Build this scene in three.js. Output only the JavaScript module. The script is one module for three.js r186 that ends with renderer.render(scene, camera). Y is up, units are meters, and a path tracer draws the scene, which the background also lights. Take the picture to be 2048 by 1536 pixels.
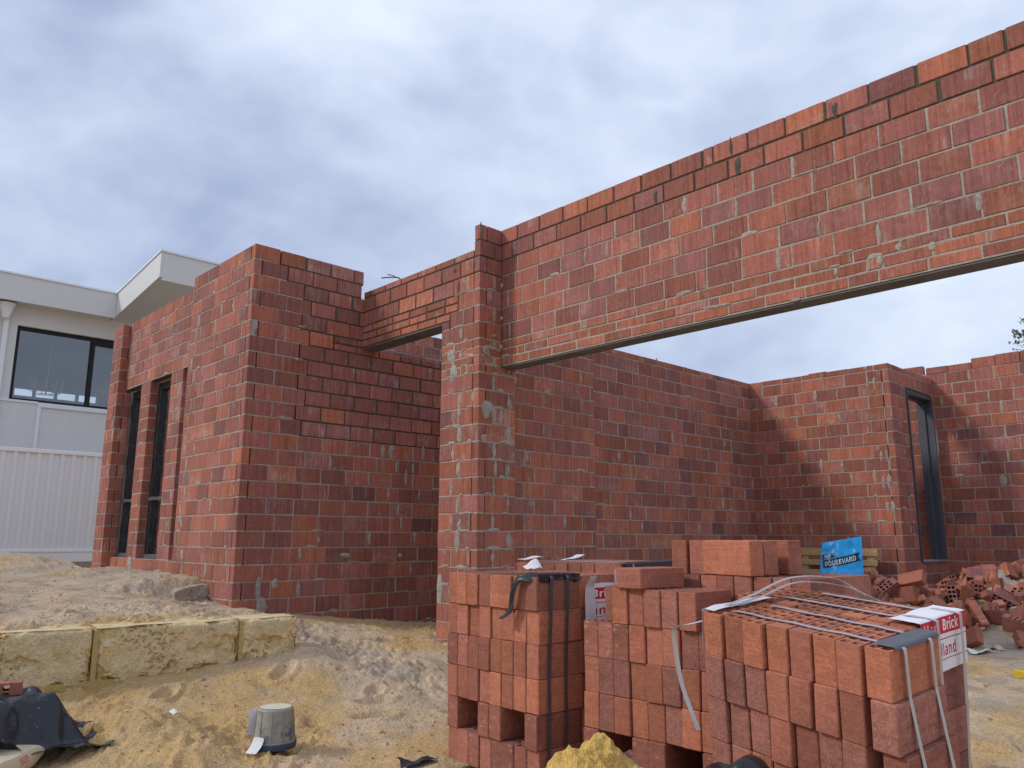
import * as THREE from 'three';
import { mergeGeometries } from 'three/addons/utils/BufferGeometryUtils.js';
import { RoundedBoxGeometry } from 'three/addons/geometries/RoundedBoxGeometry.js';
import { FontLoader } from 'three/addons/loaders/FontLoader.js';

// ---------------------------------------------------------------- camera
const scene = new THREE.Scene();
const V3 = (x, y, z) => new THREE.Vector3(x, y, z);
const camera = new THREE.PerspectiveCamera(2 * Math.atan(768 / 1588) * 180 / Math.PI, 4 / 3, 0.05, 600);
{
  const yaw = 43.5 * Math.PI / 180, pitch = Math.atan(307 / 1588), roll = -0.17 * Math.PI / 180;
  const fw = V3(-Math.cos(yaw), 0, -Math.sin(yaw)), rt = V3(-fw.z, 0, fw.x);
  const F = fw.clone().multiplyScalar(Math.cos(pitch)).add(V3(0, Math.sin(pitch), 0));
  const U = rt.clone().cross(F);
  const R = rt.clone().multiplyScalar(Math.cos(roll)).addScaledVector(U, -Math.sin(roll));
  const U2 = R.clone().cross(F);
  camera.quaternion.setFromRotationMatrix(new THREE.Matrix4().makeBasis(R, U2, F.clone().negate()));
  camera.position.set(0, 0, 0);
  camera.updateMatrixWorld();
}
const renderer = new THREE.WebGLRenderer({ antialias: true });
renderer.toneMapping = THREE.LinearToneMapping;
renderer.toneMappingExposure = 1.95;
renderer.shadowMap.enabled = true;

// ---------------------------------------------------------------- random numbers and noise
function rngOf(seed) { let a = seed >>> 0; return () => { a = (a + 0x6D2B79F5) | 0; let t = Math.imul(a ^ (a >>> 15), 1 | a); t = (t + Math.imul(t ^ (t >>> 7), 61 | t)) ^ t; return ((t ^ (t >>> 14)) >>> 0) / 4294967296; }; }
function h3(x, y, z) { let n = Math.imul(x, 374761393) ^ Math.imul(y, 668265263) ^ Math.imul(z, 2147483647 ^ 0x5bd1e995); n = Math.imul(n ^ (n >>> 13), 1274126177); n ^= n >>> 16; return (n >>> 0) / 4294967296; }
const sm = t => t * t * (3 - 2 * t);
const lerp = (a, b, t) => a + (b - a) * t;
const clamp = (v, a = 0, b = 1) => v < a ? a : v > b ? b : v;
const sstep = (a, b, v) => sm(clamp((v - a) / (b - a)));
function n3(x, y, z) {
  const i = Math.floor(x), j = Math.floor(y), k = Math.floor(z), u = sm(x - i), v = sm(y - j), w = sm(z - k);
  return lerp(lerp(lerp(h3(i, j, k), h3(i + 1, j, k), u), lerp(h3(i, j + 1, k), h3(i + 1, j + 1, k), u), v),
    lerp(lerp(h3(i, j, k + 1), h3(i + 1, j, k + 1), u), lerp(h3(i, j + 1, k + 1), h3(i + 1, j + 1, k + 1), u), v), w);
}
function fbm(x, y, z, o = 4) { let s = 0, a = .5, f = 1; for (let i = 0; i < o; i++) { s += a * n3(x * f, y * f, z * f); a *= .5; f *= 2.03; } return s / (1 - Math.pow(.5, o)); }

// ---------------------------------------------------------------- sky and sun
{
  const W = 2048, Hh = 1024, data = new Float32Array(W * Hh * 4);
  const dirOf = (px, py) => V3((px - 1024) / 1588, -(py - 768) / 1588, -1).normalize().applyQuaternion(camera.quaternion);
  // brighter and darker cloud banks of that day: centre direction, spread, amount
  const banks = [[690, 90, .16, .30], [560, 340, .13, .14], [130, 520, .22, .30], [1330, 130, .2, .14], [1960, 610, .16, .22], [1080, 410, .1, .12], [520, 520, .2, -.10],
    [230, 300, .3, -.26], [650, 380, .22, -.16], [900, 190, .16, .05], [480, 60, .1, .08], [1500, 640, .1, -.12], [-700, 300, .5, -.2], [2500, 300, .4, .12]].map(([x, y, s, a]) => [dirOf(x, y), s, a]);
  const d = V3();
  for (let j = 0; j < Hh; j++) {
    const lat = ((j + .5) / Hh - .5) * Math.PI, y = Math.sin(lat), c = Math.cos(lat);
    for (let i = 0; i < W; i++) {
      const lon = ((i + .5) / W - .5) * 2 * Math.PI; d.set(c * Math.cos(lon), y, c * Math.sin(lon));
      const o = (j * W + i) * 4;
      let r, g, b;
      if (y < -.02) { r = .16; g = .14; b = .11; }
      else {
        const px = d.x * 2.6, py = d.y * 4.6, pz = d.z * 2.6;
        const wx = fbm(px * .9 + 3, py * .9, pz * .9 + 2, 3) - .5, wz = fbm(px * .9, py * .9 + 7, pz * .9 + 5, 3) - .5;
        let t = fbm(px * 1.15 + wx * 1.5 + 11, py * 1.15 + wz, pz * 1.15 + wz * 1.5 + 1.5, 6);
        const fine = fbm(px * 4.4 + wx * 4, py * 4.4 + wz * 3, pz * 4.4 + wz * 4 + 8, 5), puff = 1 - Math.abs(fbm(px * 2.3 + 5 + wz * 2, py * 2.3, pz * 2.3 + wx * 2, 5) - .5) * 2;
        t = (t - .5) * 1.05 + (fine - .5) * .58 + (puff - .78) * .48 + .56;
        for (const [bd, s, a] of banks) { const k = d.dot(bd); if (k > .3) t += a * Math.exp(-(1 - k) * 2 / (s * s)); }
        t = clamp(t, 0, 1.15);
        // grey blue bases, paler lit tops
        r = lerp(.18, .39, t); g = lerp(.222, .442, t); b = lerp(.328, .54, t);
        const hz = Math.exp(-Math.max(y, 0) * 9) * .35; r = lerp(r, .35, hz); g = lerp(g, .41, hz); b = lerp(b, .50, hz);
      }
      data[o] = r; data[o + 1] = g; data[o + 2] = b; data[o + 3] = 1;
    }
  }
  const sky = new THREE.DataTexture(data, W, Hh, THREE.RGBAFormat, THREE.FloatType);
  sky.mapping = THREE.EquirectangularReflectionMapping; sky.magFilter = THREE.LinearFilter; sky.minFilter = THREE.LinearFilter; sky.needsUpdate = true;
  scene.background = sky; scene.environment = sky;
}
const sun = new THREE.DirectionalLight(new THREE.Color(1, .95, .88), .9);
sun.position.set(-6 - 10, 14, -5 + 15.5); sun.target.position.set(-6, 0, -5);
sun.castShadow = true; sun.shadow.radius = 17; sun.shadow.mapSize.set(4096, 4096);
Object.assign(sun.shadow.camera, { left: -14, right: 14, top: 12, bottom: -12, near: 1, far: 60 });
scene.add(sun, sun.target);

// ---------------------------------------------------------------- helpers
const used = {};
function numbered(n) { if (!(n in used)) { used[n] = 0; return n; } used[n]++; return n + '_' + String(used[n]).padStart(3, '0'); }
function tag(o, label, category, group) { o.userData.label = label; o.userData.category = category; if (group) o.userData.group = group; return o; }
function thing(name, label, category, pos = [0, 0, 0], rotY = 0, group) { const g = new THREE.Group(); g.name = numbered(name); g.position.set(...pos); g.rotation.y = rotY; scene.add(g); return tag(g, label, category, group); }
function mesh(name, geo, mat, parent) { const m = new THREE.Mesh(geo, mat); m.name = parent === scene ? numbered(name) : name; m.castShadow = m.receiveShadow = true; parent.add(m); return m; }
function structure(name, geo, mat) { const m = mesh(name, geo, mat, scene); m.userData.kind = 'structure'; return m; }
function stuff(m) { m.userData.kind = 'stuff'; return m; }
function merge(list) { return mergeGeometries(list.map(g => { const q = g.index ? g.toNonIndexed() : g; for (const k of Object.keys(q.attributes)) if (!['position', 'normal', 'uv'].includes(k)) q.deleteAttribute(k); return q; })); }
// box from corner to corner, uv in metres
function bx(x0, x1, y0, y1, z0, z1) { const g = new THREE.BoxGeometry(x1 - x0, y1 - y0, z1 - z0); g.translate((x0 + x1) / 2, (y0 + y1) / 2, (z0 + z1) / 2); return uvBox(g); }
function uvBox(g0, k = 1, ou = 0, ov = 0) {
  const g = g0.index ? g0.toNonIndexed() : g0; const p = g.attributes.position, uv = new Float32Array(p.count * 2);
  const a = V3(), b = V3(), c = V3(), n = V3();
  for (let i = 0; i < p.count; i += 3) {
    a.fromBufferAttribute(p, i); b.fromBufferAttribute(p, i + 1); c.fromBufferAttribute(p, i + 2);
    n.copy(b).sub(a).cross(c.clone().sub(a)); const ax = Math.abs(n.x), ay = Math.abs(n.y), az = Math.abs(n.z);
    [a, b, c].forEach((q, j) => {
      let u, v; if (ay >= ax && ay >= az) { u = q.x; v = q.z; } else if (ax >= az) { u = q.z; v = q.y; } else { u = q.x; v = q.y; }
      uv[(i + j) * 2] = u * k + ou; uv[(i + j) * 2 + 1] = v * k + ov;
    });
  }
  g.setAttribute('uv', new THREE.BufferAttribute(uv, 2)); return g;
}
// box with chamfered, slightly uneven edges: 44 triangles
function chamferBox(w, h, d, c, jit, rng) {
  const P = {}; const J = () => (rng() - .5) * 2 * jit;
  for (const sx of [-1, 1]) for (const sy of [-1, 1]) for (const sz of [-1, 1]) {
    const jx = J(), jy = J(), jz = J() * .6, k = sx + ',' + sy + ',' + sz;
    P[k] = [V3(sx * w / 2 + jx * .6, sy * (h / 2 - c) + jy, sz * (d / 2 - c) + jz), V3(sx * (w / 2 - c) + jx, sy * h / 2 + jy * .6, sz * (d / 2 - c) + jz), V3(sx * (w / 2 - c) + jx, sy * (h / 2 - c) + jy, sz * d / 2 + jz)];
  }
  const pos = []; const ctr = V3();
  const poly = vs => { // orient outwards
    const n = vs[1].clone().sub(vs[0]).cross(vs[2].clone().sub(vs[0])); ctr.set(0, 0, 0); vs.forEach(v => ctr.add(v)); if (n.dot(ctr) < 0) vs.reverse();
    for (let i = 1; i < vs.length - 1; i++) for (const v of [vs[0], vs[i], vs[i + 1]]) pos.push(v.x, v.y, v.z);
  };
  const q = (a, i) => P[a.join(',')][i];
  for (const s of [-1, 1]) {
    poly([q([s, -1, -1], 0), q([s, 1, -1], 0), q([s, 1, 1], 0), q([s, -1, 1], 0)]);
    poly([q([-1, s, -1], 1), q([1, s, -1], 1), q([1, s, 1], 1), q([-1, s, 1], 1)]);
    poly([q([-1, -1, s], 2), q([1, -1, s], 2), q([1, 1, s], 2), q([-1, 1, s], 2)]);
  }
  for (const a of [-1, 1]) for (const b of [-1, 1]) {
    poly([q([a, b, -1], 0), q([a, b, 1], 0), q([a, b, 1], 1), q([a, b, -1], 1)]);
    poly([q([a, -1, b], 0), q([a, 1, b], 0), q([a, 1, b], 2), q([a, -1, b], 2)]);
    poly([q([-1, a, b], 1), q([1, a, b], 1), q([1, a, b], 2), q([-1, a, b], 2)]);
  }
  for (const k in P) poly([...P[k]]);
  const g = new THREE.BufferGeometry(); g.setAttribute('position', new THREE.Float32BufferAttribute(pos, 3)); g.computeVertexNormals(); return g;
}
// smooth a displaced geometry's normals across shared positions
function smoothGrid(nx, ny, fn, closeU = false) {
  const pos = [], uv = [], idx = [];
  for (let j = 0; j <= ny; j++) for (let i = 0; i <= nx; i++) { const p = fn(i / nx, j / ny); pos.push(p[0], p[1], p[2]); uv.push(p[3] ?? i / nx, p[4] ?? j / ny); }
  for (let j = 0; j < ny; j++) for (let i = 0; i < nx; i++) { const a = j * (nx + 1) + i, b = a + 1, c = a + nx + 1, d = c + 1; idx.push(a, b, d, a, d, c); }
  const g = new THREE.BufferGeometry(); g.setAttribute('position', new THREE.Float32BufferAttribute(pos, 3)); g.setAttribute('uv', new THREE.Float32BufferAttribute(uv, 2)); g.setIndex(idx); g.computeVertexNormals(); return g;
}
// flat band of given width along a polyline
function ribbon(pts, side, w, t = .0012) {
  const s = side.clone().normalize(), parts = [], n = pts.length;
  const tang = i => pts[Math.min(i + 1, n - 1)].clone().sub(pts[Math.max(i - 1, 0)]).normalize();
  const ring = i => { const T = tang(i), N = T.clone().cross(s).normalize(); return [[-.5, -.5], [.5, -.5], [.5, .5], [-.5, .5]].map(([a, b]) => pts[i].clone().addScaledVector(s, a * w).addScaledVector(N, b * t)); };
  const pos = [], uv = []; let len = 0;
  for (let i = 0; i < n - 1; i++) {
    const A = ring(i), B = ring(i + 1), l2 = len + pts[i].distanceTo(pts[i + 1]);
    for (let k = 0; k < 4; k++) { const m = (k + 1) % 4; for (const [v, u, w2] of [[A[k], len, k], [A[m], len, k + 1], [B[m], l2, k + 1], [A[k], len, k], [B[m], l2, k + 1], [B[k], l2, k]]) { pos.push(v.x, v.y, v.z); uv.push(u, w2 * .02); } }
    len = l2;
  }
  const g = new THREE.BufferGeometry(); g.setAttribute('position', new THREE.Float32BufferAttribute(pos, 3)); g.setAttribute('uv', new THREE.Float32BufferAttribute(uv, 2)); g.computeVertexNormals(); return g;
}
function tube(pts, r, seg = 8) { return new THREE.TubeGeometry(new THREE.CatmullRomCurve3(pts), Math.max(6, pts.length * 4), r, seg, false); }

// ---------------------------------------------------------------- textures
function tileField(N, cx, cy, oct, seed) { // tileable value noise, 0..1
  const f = new Float32Array(N * N); let amp = .5, tot = 0;
  for (let o = 0; o < oct; o++) {
    const nx = Math.min(N, cx << o), ny = Math.min(N, cy << o), r = rngOf(seed * 97 + o * 13 + 1), L = new Float32Array(nx * ny); for (let i = 0; i < L.length; i++) L[i] = r();
    for (let y = 0; y < N; y++) { const fy = y / N * ny, j = Math.floor(fy), v = sm(fy - j), j1 = (j + 1) % ny; for (let x = 0; x < N; x++) { const fx = x / N * nx, i = Math.floor(fx), u = sm(fx - i), i1 = (i + 1) % nx; f[y * N + x] += amp * lerp(lerp(L[j * nx + i], L[j * nx + i1], u), lerp(L[j1 * nx + i], L[j1 * nx + i1], u), v); } }
    tot += amp; amp *= .55;
  }
  for (let i = 0; i < f.length; i++) f[i] /= tot; return f;
}
function strokes(N, count, seed, lmin, lmax, wmax, slope) { // short pale scrape marks, tileable
  const f = new Float32Array(N * N), r = rngOf(seed);
  for (let k = 0; k < count; k++) {
    const a = slope + (r() - .5) * 1.3, l = lerp(lmin, lmax, r() * r()), w = .7 + r() * wmax, x0 = r() * N, y0 = r() * N, s = .3 + .7 * r(), dx = Math.cos(a), dy = Math.sin(a);
    for (let t = 0; t < l; t += .7) { const e = Math.min(1, (l - t) / 6, t / 6 + .2); for (let q = -w; q <= w; q += .8) { const x = (Math.round(x0 + dx * t - dy * q) % N + N) % N, y = (Math.round(y0 + dy * t + dx * q) % N + N) % N; if (r() < .75) f[y * N + x] = Math.max(f[y * N + x], s * e * (1 - Math.abs(q) / (w + 1))); } }
  }
  return f;
}
const toB = v => { v = clamp(v); return Math.round(255 * (v <= .0031308 ? 12.92 * v : 1.055 * Math.pow(v, 1 / 2.4) - .055)); };
function texture(N, fn, srgb = true) {
  const d = new Uint8Array(N * N * 4);
  for (let i = 0; i < N * N; i++) { const c = fn(i, i % N, Math.floor(i / N)); for (let k = 0; k < 3; k++) d[i * 4 + k] = srgb ? toB(c[k]) : Math.round(255 * clamp(c[k])); d[i * 4 + 3] = 255; }
  const t = new THREE.DataTexture(d, N, N); t.wrapS = t.wrapT = THREE.RepeatWrapping; t.magFilter = THREE.LinearFilter; t.minFilter = THREE.LinearMipmapLinearFilter; t.generateMipmaps = true; if (srgb) t.colorSpace = THREE.SRGBColorSpace; t.needsUpdate = true; return t;
}
const N = 1024;
const fA = tileField(N, 5, 5, 6, 1), fB = tileField(N, 9, 9, 6, 2), fC = tileField(N, 60, 60, 4, 3), fStreak = tileField(N, 150, 4, 3, 4), fStreak2 = tileField(N, 50, 3, 4, 5), fFine = tileField(N, 256, 256, 2, 6), fWire = tileField(N, 12, 220, 2, 16);
const sScr = strokes(N, 520, 7, 5, 55, 2.0, 1.35), sScr2 = strokes(N, 900, 8, 3, 18, 1.4, 1.5);
// ---- wall bricks: fired clay with drag lines, kiln flashing, mortar smears
const wallTones = [[.375, .125, .07], [.335, .114, .076], [.31, .111, .084], [.28, .109, .093], [.23, .088, .078]];
const wallTex = wallTones.map((c, ti) => texture(N, (i) => {
  const other = wallTones[Math.min(4, ti + 1)], up = wallTones[Math.max(0, ti - 1)], s = (i + ti * 77777) % (N * N);
  const m = sstep(.5, .68, fA[s]) * .75, m2 = sstep(.54, .7, fB[(s + 300000) % (N * N)]) * .55;
  const k = 1 + (fStreak[s] - .5) * .6 + (fStreak2[s] - .5) * .4 + (fC[s] - .5) * .3 + (fFine[s] - .5) * .16;
  let sme = sstep(.56, .78, fB[s]) * sstep(.42, .75, fStreak2[(s + 5000) % (N * N)]) * .52 + sScr[s] * .5 + sScr2[s] * .4;
  sme += sstep(.5, .72, fA[(s + 500500) % (N * N)]) * .22 * sstep(.3, .7, fStreak[s] * .5 + fC[s] * .5); sme = Math.min(sme, .85);
  const sc = [.47, .42, .37];
  return [0, 1, 2].map(q => lerp(lerp(lerp(c[q], other[q], m), up[q], m2) * k, sc[q], sme));
}));
const brickBump = texture(N, (i) => { const v = .5 + (fStreak[i] - .5) * .45 + (fC[i] - .5) * .5 + (fFine[i] - .5) * .3 + sScr[i] * .2; return [v, v, v]; }, false);
// ---- new bricks in the packs: cleaner, sanded face
const packTones = [[.41, .143, .078], [.36, .128, .08], [.32, .125, .092], [.33, .12, .08]];
const packTex = packTones.map((c, ti) => texture(N, (i, x, y) => {
  const s = (i + ti * 99999) % (N * N), other = packTones[(ti + 1) % 3];
  const k = 1 + (fFine[s] - .5) * .5 + (fC[s] - .5) * .34 + (fB[s] - .5) * .34 + (fWire[s] - .5) * .3 + (fA[s] - .5) * .25;
  let sme = sScr2[s] * .28 * (ti === 3 ? 2.2 : .5) + (ti === 2 ? sstep(.5, .75, fFine[s]) * .07 : 0) + sstep(.62, .78, fA[s]) * .22 + (ti === 3 ? sstep(.7, .82, fC[s]) * .5 : 0);
  sme = Math.min(.8, sme); const sc = [.56, .46, .38];
  return [0, 1, 2].map(q => lerp(lerp(c[q], other[q], sstep(.45, .7, fA[s]) * .5) * k, sc[q], sme));
}));
const packBump = texture(N, (i) => { const v = .5 + (fFine[i] - .5) * .7 + (fWire[i] - .5) * .35 + (fC[i] - .5) * .3; return [v, v, v]; }, false);
const TS = 1 / 1.5;   // one texture tile covers 1.5 m
const brickMats = [], packMats = [];
wallTex.forEach((t, i) => { for (const k of [.82, 1, 1.14]) brickMats.push(new THREE.MeshStandardMaterial({ map: t, bumpMap: brickBump, bumpScale: .0022, roughness: .93, color: new THREE.Color(k, k * lerp(1, .97, k - .8), k) })); });
packTex.forEach((t, i) => { for (const k of [.8, 1, 1.15]) packMats.push(new THREE.MeshStandardMaterial({ map: t, bumpMap: packBump, bumpScale: .0014, roughness: .95, color: new THREE.Color(k, k, k) })); });
const mortarTexOf = (c, v) => texture(512, (i, x, y) => { const s = (y * N + x) , k = 1 + (fC[s] - .5) * .5 + (fFine[s] - .5) * .5 + (fB[s] - .5) * .5; return c.map(q => q * k * v); });
const mortarBump = texture(512, (i, x, y) => { const s = y * N + x, v = .5 + (fC[s] - .5) * .9 + (fFine[s] - .5) * .4; return [v, v, v]; }, false);
const M = {};
M.mortar = new THREE.MeshStandardMaterial({ map: mortarTexOf([.345, .31, .26], 1), bumpMap: mortarBump, bumpScale: .006, roughness: 1 });
M.fresh = new THREE.MeshStandardMaterial({ map: mortarTexOf([.082, .077, .06], 1), bumpMap: mortarBump, bumpScale: .006, roughness: 1 });

// ---------------------------------------------------------------- bricks
const BL = .305, BH = .162, BD = .09, C = .172, H = 3.15;
const geoCache = {};
function brickGeo(L, h, d, v) {
  const key = Math.round(L * 200) + '_' + Math.round(h * 200) + '_' + Math.round(d * 200) + '_' + v;
  if (!geoCache[key]) { const r = rngOf(Math.round(L * 9173) + v * 131 + Math.round(h * 777)); geoCache[key] = uvBox(chamferBox(Math.round(L * 200) / 200, h, d, .004, .0022, r), TS, r(), r()); }
  return geoCache[key];
}
// cored brick: outline with two rows of six holes; lies with the holes upright (local y), length along x
function coredGeo(L, h, d, seed, nh = 6, cut = 0) {
  const r = rngOf(seed), s = new THREE.Shape(), x0 = -L / 2, x1 = L / 2, y0 = -d / 2, y1 = d / 2, c = .004;
  s.moveTo(x0 + c, y0); s.lineTo(x1 - c, y0);
  if (cut) { let y = y0; const k = 6; for (let i = 0; i <= k; i++) { s.lineTo(x1 - r() * .035, lerp(y0 + .004, y1 - .004, i / k)); } } else { s.lineTo(x1, y0 + c); s.lineTo(x1, y1 - c); }
  s.lineTo(x1 - c - (cut ? .03 : 0), y1); s.lineTo(x0 + c, y1); s.lineTo(x0, y1 - c); s.lineTo(x0, y0 + c); s.closePath();
  const pitch = .305 / 6, hw = .0165, hd = .0155, b = .005;
  for (let i = 0; i < nh; i++) for (const sy of [-1, 1]) {
    const cx = x0 + pitch * (i + .5) , cy = sy * .0205; if (cx + hw > x1 - .012 - (cut ? .035 : 0)) continue;
    const p = new THREE.Path(); p.moveTo(cx - hw + b, cy - hd); p.lineTo(cx + hw - b, cy - hd); p.lineTo(cx + hw, cy - hd + b); p.lineTo(cx + hw, cy + hd - b); p.lineTo(cx + hw - b, cy + hd); p.lineTo(cx - hw + b, cy + hd); p.lineTo(cx - hw, cy + hd - b); p.lineTo(cx - hw, cy - hd + b); p.closePath(); s.holes.push(p);
  }
  const g = new THREE.ExtrudeGeometry(s, { depth: h, bevelEnabled: false, steps: 1 }); g.translate(0, 0, -h / 2); g.rotateX(-Math.PI / 2);
  const q = uvBox(g, TS, r(), r()); q.computeVertexNormals(); return q;
}
// lay one course between s0 and s1; returns [centre, length] pairs
function layRun(s0, s1, off, rng, odd = .05) {
  const out = []; let s = s0, L = off > 0 ? off : BL;
  while (s < s1 - .02) {
    let e = Math.min(s + L, s1); if (s1 - e < .055 && s1 - e > 0) e = s1;
    const len = e - s; if (len > .03) out.push([(s + e) / 2, len - rng() * .004]);
    s = e + .010 + (rng() < .12 ? rng() * .012 : 0); L = rng() < odd ? (rng() < .5 ? .09 : .2) : BL;
  }
  return out;
}
// tone choice: reds low down, dusky pinks higher, per wall bias
function pickTone(rng, bias) {
  const w = bias || [.22, .34, .24, .14, .06]; let r = rng(), i = 0; while (i < 4 && r > w[i]) { r -= w[i]; i++; }
  return brickMats[i * 3 + Math.floor(rng() * 3)];
}
// thin domed lump of mortar smeared over the face, in the wall's own coordinates
function smearGeo(x, y, w, h, rng, t = .0045, z = .0005) {
  const A = 11, R = 4, pos = [], ph = rng() * 9;
  const P = (i, j) => { const a = i / A * Math.PI * 2, k = j / R, rr = k * (1 + .42 * (n3(Math.cos(a) * 1.6 + ph, Math.sin(a) * 1.6, ph) - .5) * 2); return V3(x + Math.cos(a) * rr * w / 2, y + Math.sin(a) * rr * h / 2, z + (j === R ? -.002 : t * (1 - k * k) * (.6 + .8 * n3(i * .9 + ph, j * .8, 3)))); };
  for (let j = 0; j < R; j++) for (let i = 0; i < A; i++) {
    const a = P(i % A, j), b = P((i + 1) % A, j), c = P((i + 1) % A, j + 1), d = P(i % A, j + 1);
    if (j > 0) for (const v of [a, c, b]) pos.push(v.x, v.y, v.z);
    for (const v of [a, d, c]) pos.push(v.x, v.y, v.z);
  }
  const g = new THREE.BufferGeometry(); g.setAttribute('position', new THREE.Float32BufferAttribute(pos, 3)); g.computeVertexNormals(); return uvBox(g);
}
const yTop = k => H - k * C;
/* wall built of single bricks. spec.rows: [{k0,k1 (in courses below top) or y0,y1, runs:[[s0,s1,off,fresh]]}] */
function layWall(group, rows, opt = {}) {
  const rng = rngOf(opt.seed || 1), D = opt.depth || BD, old = [], fresh = [], sme = [], smf = [];
  let n = 0, vmax = 6;
  rows.forEach((row, ri) => {
    const y1 = row.y1 ?? (opt.top ?? H) - row.k0 * C, y0 = row.y0 ?? (opt.top ?? H) - row.k1 * C, h = y1 - y0 - .010;
    const yb = y0 + .010;
    for (const [s0, s1, off, fr] of row.runs) {
      if (s1 - s0 < .03) continue;
      const inset = fr ? .010 : .0045;
      (fr ? fresh : old).push(bx(s0 + .004, s1 - .004, y0 - gyOf(group), y1 - (row.cap ? .006 : 0) - gyOf(group), -D + .004, -inset));
      for (const [c, L] of layRun(s0, s1, off, rng, opt.odd)) {
        const bias = row.tone || opt.tone; const mat = pickTone(rng, bias);
        const m = mesh('brick', brickGeo(fr ? L - .005 : L - .001, h - (fr ? .006 : .0015) - rng() * .003, D, Math.floor(rng() * vmax)), mat, group);
        m.position.set(c, yb + h / 2 - gyOf(group) + (rng() - .5) * .002, -D / 2 + (rng() - .5) * (fr ? .003 : .0045));
        m.rotation.set((rng() - .5) * .01, (rng() - .5) * .006, (rng() - .5) * (h < .1 ? .012 : .008)); n++;
        if (!fr && rng() < (opt.smear ?? .16) && c + L / 2 < s1 - .03) sme.push(smearGeo(c + L / 2 + .005 + (rng() - .5) * .02, yb + h / 2 - gyOf(group) + (rng() - .5) * .05, .022 + rng() * .035, h * (.5 + rng() * .7), rng));
        if (!fr && rng() < (opt.smear ?? .16) * .9 && s1 - s0 > .26) sme.push(smearGeo(clamp(c + (rng() - .5) * L, s0 + .13, s1 - .13), yb - .004 - gyOf(group) + rng() * .012, .05 + rng() * .16, .014 + rng() * .03, rng));
        if (fr && rng() < .10) smf.push(smearGeo(c + L / 2 + .005, yb + h / 2 - gyOf(group), .02 + rng() * .025, h * (.6 + rng() * .5), rng, .003));
      }
    }
  });
  if (old.length) mesh('mortar', merge(old), M.mortar, group);
  if (fresh.length) { const f = mesh('fresh_mortar', merge(fresh), M.fresh, group); f.userData.label = 'dark damp mortar in the newest courses'; }
  if (opt.blobs) for (const [x, y, w, h, t] of opt.blobs) sme.push(smearGeo(x, y - gyOf(group), w, h, rng, t || .008));
  if (opt.freshBlobs) for (const [x, y, w, h, t] of opt.freshBlobs) smf.push(smearGeo(x, y - gyOf(group), w, h, rng, t || .006));
  if (sme.length) stuff(mesh('mortar_smear', merge(sme), M.mortar, group));
  if (smf.length) stuff(mesh('fresh_mortar_smear', merge(smf), M.fresh, group));
  return n;
}
const gyOf = g => g.userData.base || 0;
function wallThing(name, label, x, z, rotY, base) { const g = thing(name, label, 'brick wall', [x, base, z], rotY); g.userData.base = base; return g; }
const fullRows = (k0, k1, fn) => { const r = []; for (let k = k0; k < k1; k++) r.push({ k0: k, k1: k + 1, runs: fn(k), cap: k === k0 }); return r; };
const half = k => (k & 1 ? .1475 : 0);
const RED = [.24, .46, .24, .055, .005], DUSK = [.06, .34, .42, .175, .005], PINK = [.2, .42, .28, .09, .01], ORANGE = [.55, .34, .1, .01, 0], DARK = [.1, .28, .37, .2, .05];

// front wall with the corner at right, from its left end X -9.54 to X -7.90
{
  const L = 1.638, g = wallThing('front_wall', 'lit front brick wall between the narrow windows and the tall corner', -9.538, -3.63, 0, -.978);
  const rows = fullRows(0, 24, k => [[0, k % 2 === 0 ? L - .1 : L, half(k) + (k % 3 === 0 ? .09 : 0), false]]); rows.forEach((r, i) => r.tone = i < 9 ? DUSK : i < 13 ? PINK : RED);
  const edge = []; for (let k = 3; k < 20; k++) edge.push([.1 + .1 * n3(k * 3.3, 1, 2) + (k & 1 ? .04 : 0), yTop(k + .5), .02 + .045 * n3(k, 5, 5), .12 + .08 * n3(k * 2.2, 3, 3), .006]);
  layWall(g, rows, { seed: 11, smear: .26, blobs: [...edge, [.28, -.2, .09, .12], [.13, .2, .1, .09], [1.2, -.83, .12, .03, .012]] });
}
// window bay set back behind it
{
  const g = wallThing('window_bay_wall', 'brick wall with two tall narrow window openings set back beside the front wall', -12.1, -3.74, 0, -1.0);
  const rows = []; const top = 2.98 + .11;
  for (let k = 0; k < 6; k++) rows.push({ y1: 3.09 - k * .167, y0: 3.09 - (k + 1) * .167, runs: [[0, 2.62, half(k) + .03, false]], cap: k === 0, tone: k === 5 ? ORANGE : DUSK });
  for (let k = 0; k < 14; k++) { const y1 = 2.078 - k * .1688; rows.push({ y1, y0: y1 - .1688, runs: [[.663, 1.02, k & 1 ? .22 : 0, false], [1.75, 2.15, k & 1 ? .305 : .19, false]], tone: PINK }); }
  for (let k = 0; k < 4; k++) { const y1 = -.285 - k * .172; rows.push({ y1, y0: y1 - .172, runs: [[0, 2.62, half(k), false]], tone: ORANGE }); }
  layWall(g, rows, { seed: 12, depth: .11, smear: .15, odd: .02, blobs: [[.84, -.4, .2, .3, .02]] });
  mesh('lintel', bx(0, 2.62, 3.078, 3.086, -.108, -.004), new THREE.MeshStandardMaterial({ color: 0x4a4038, roughness: .8 }), g);
}
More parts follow.
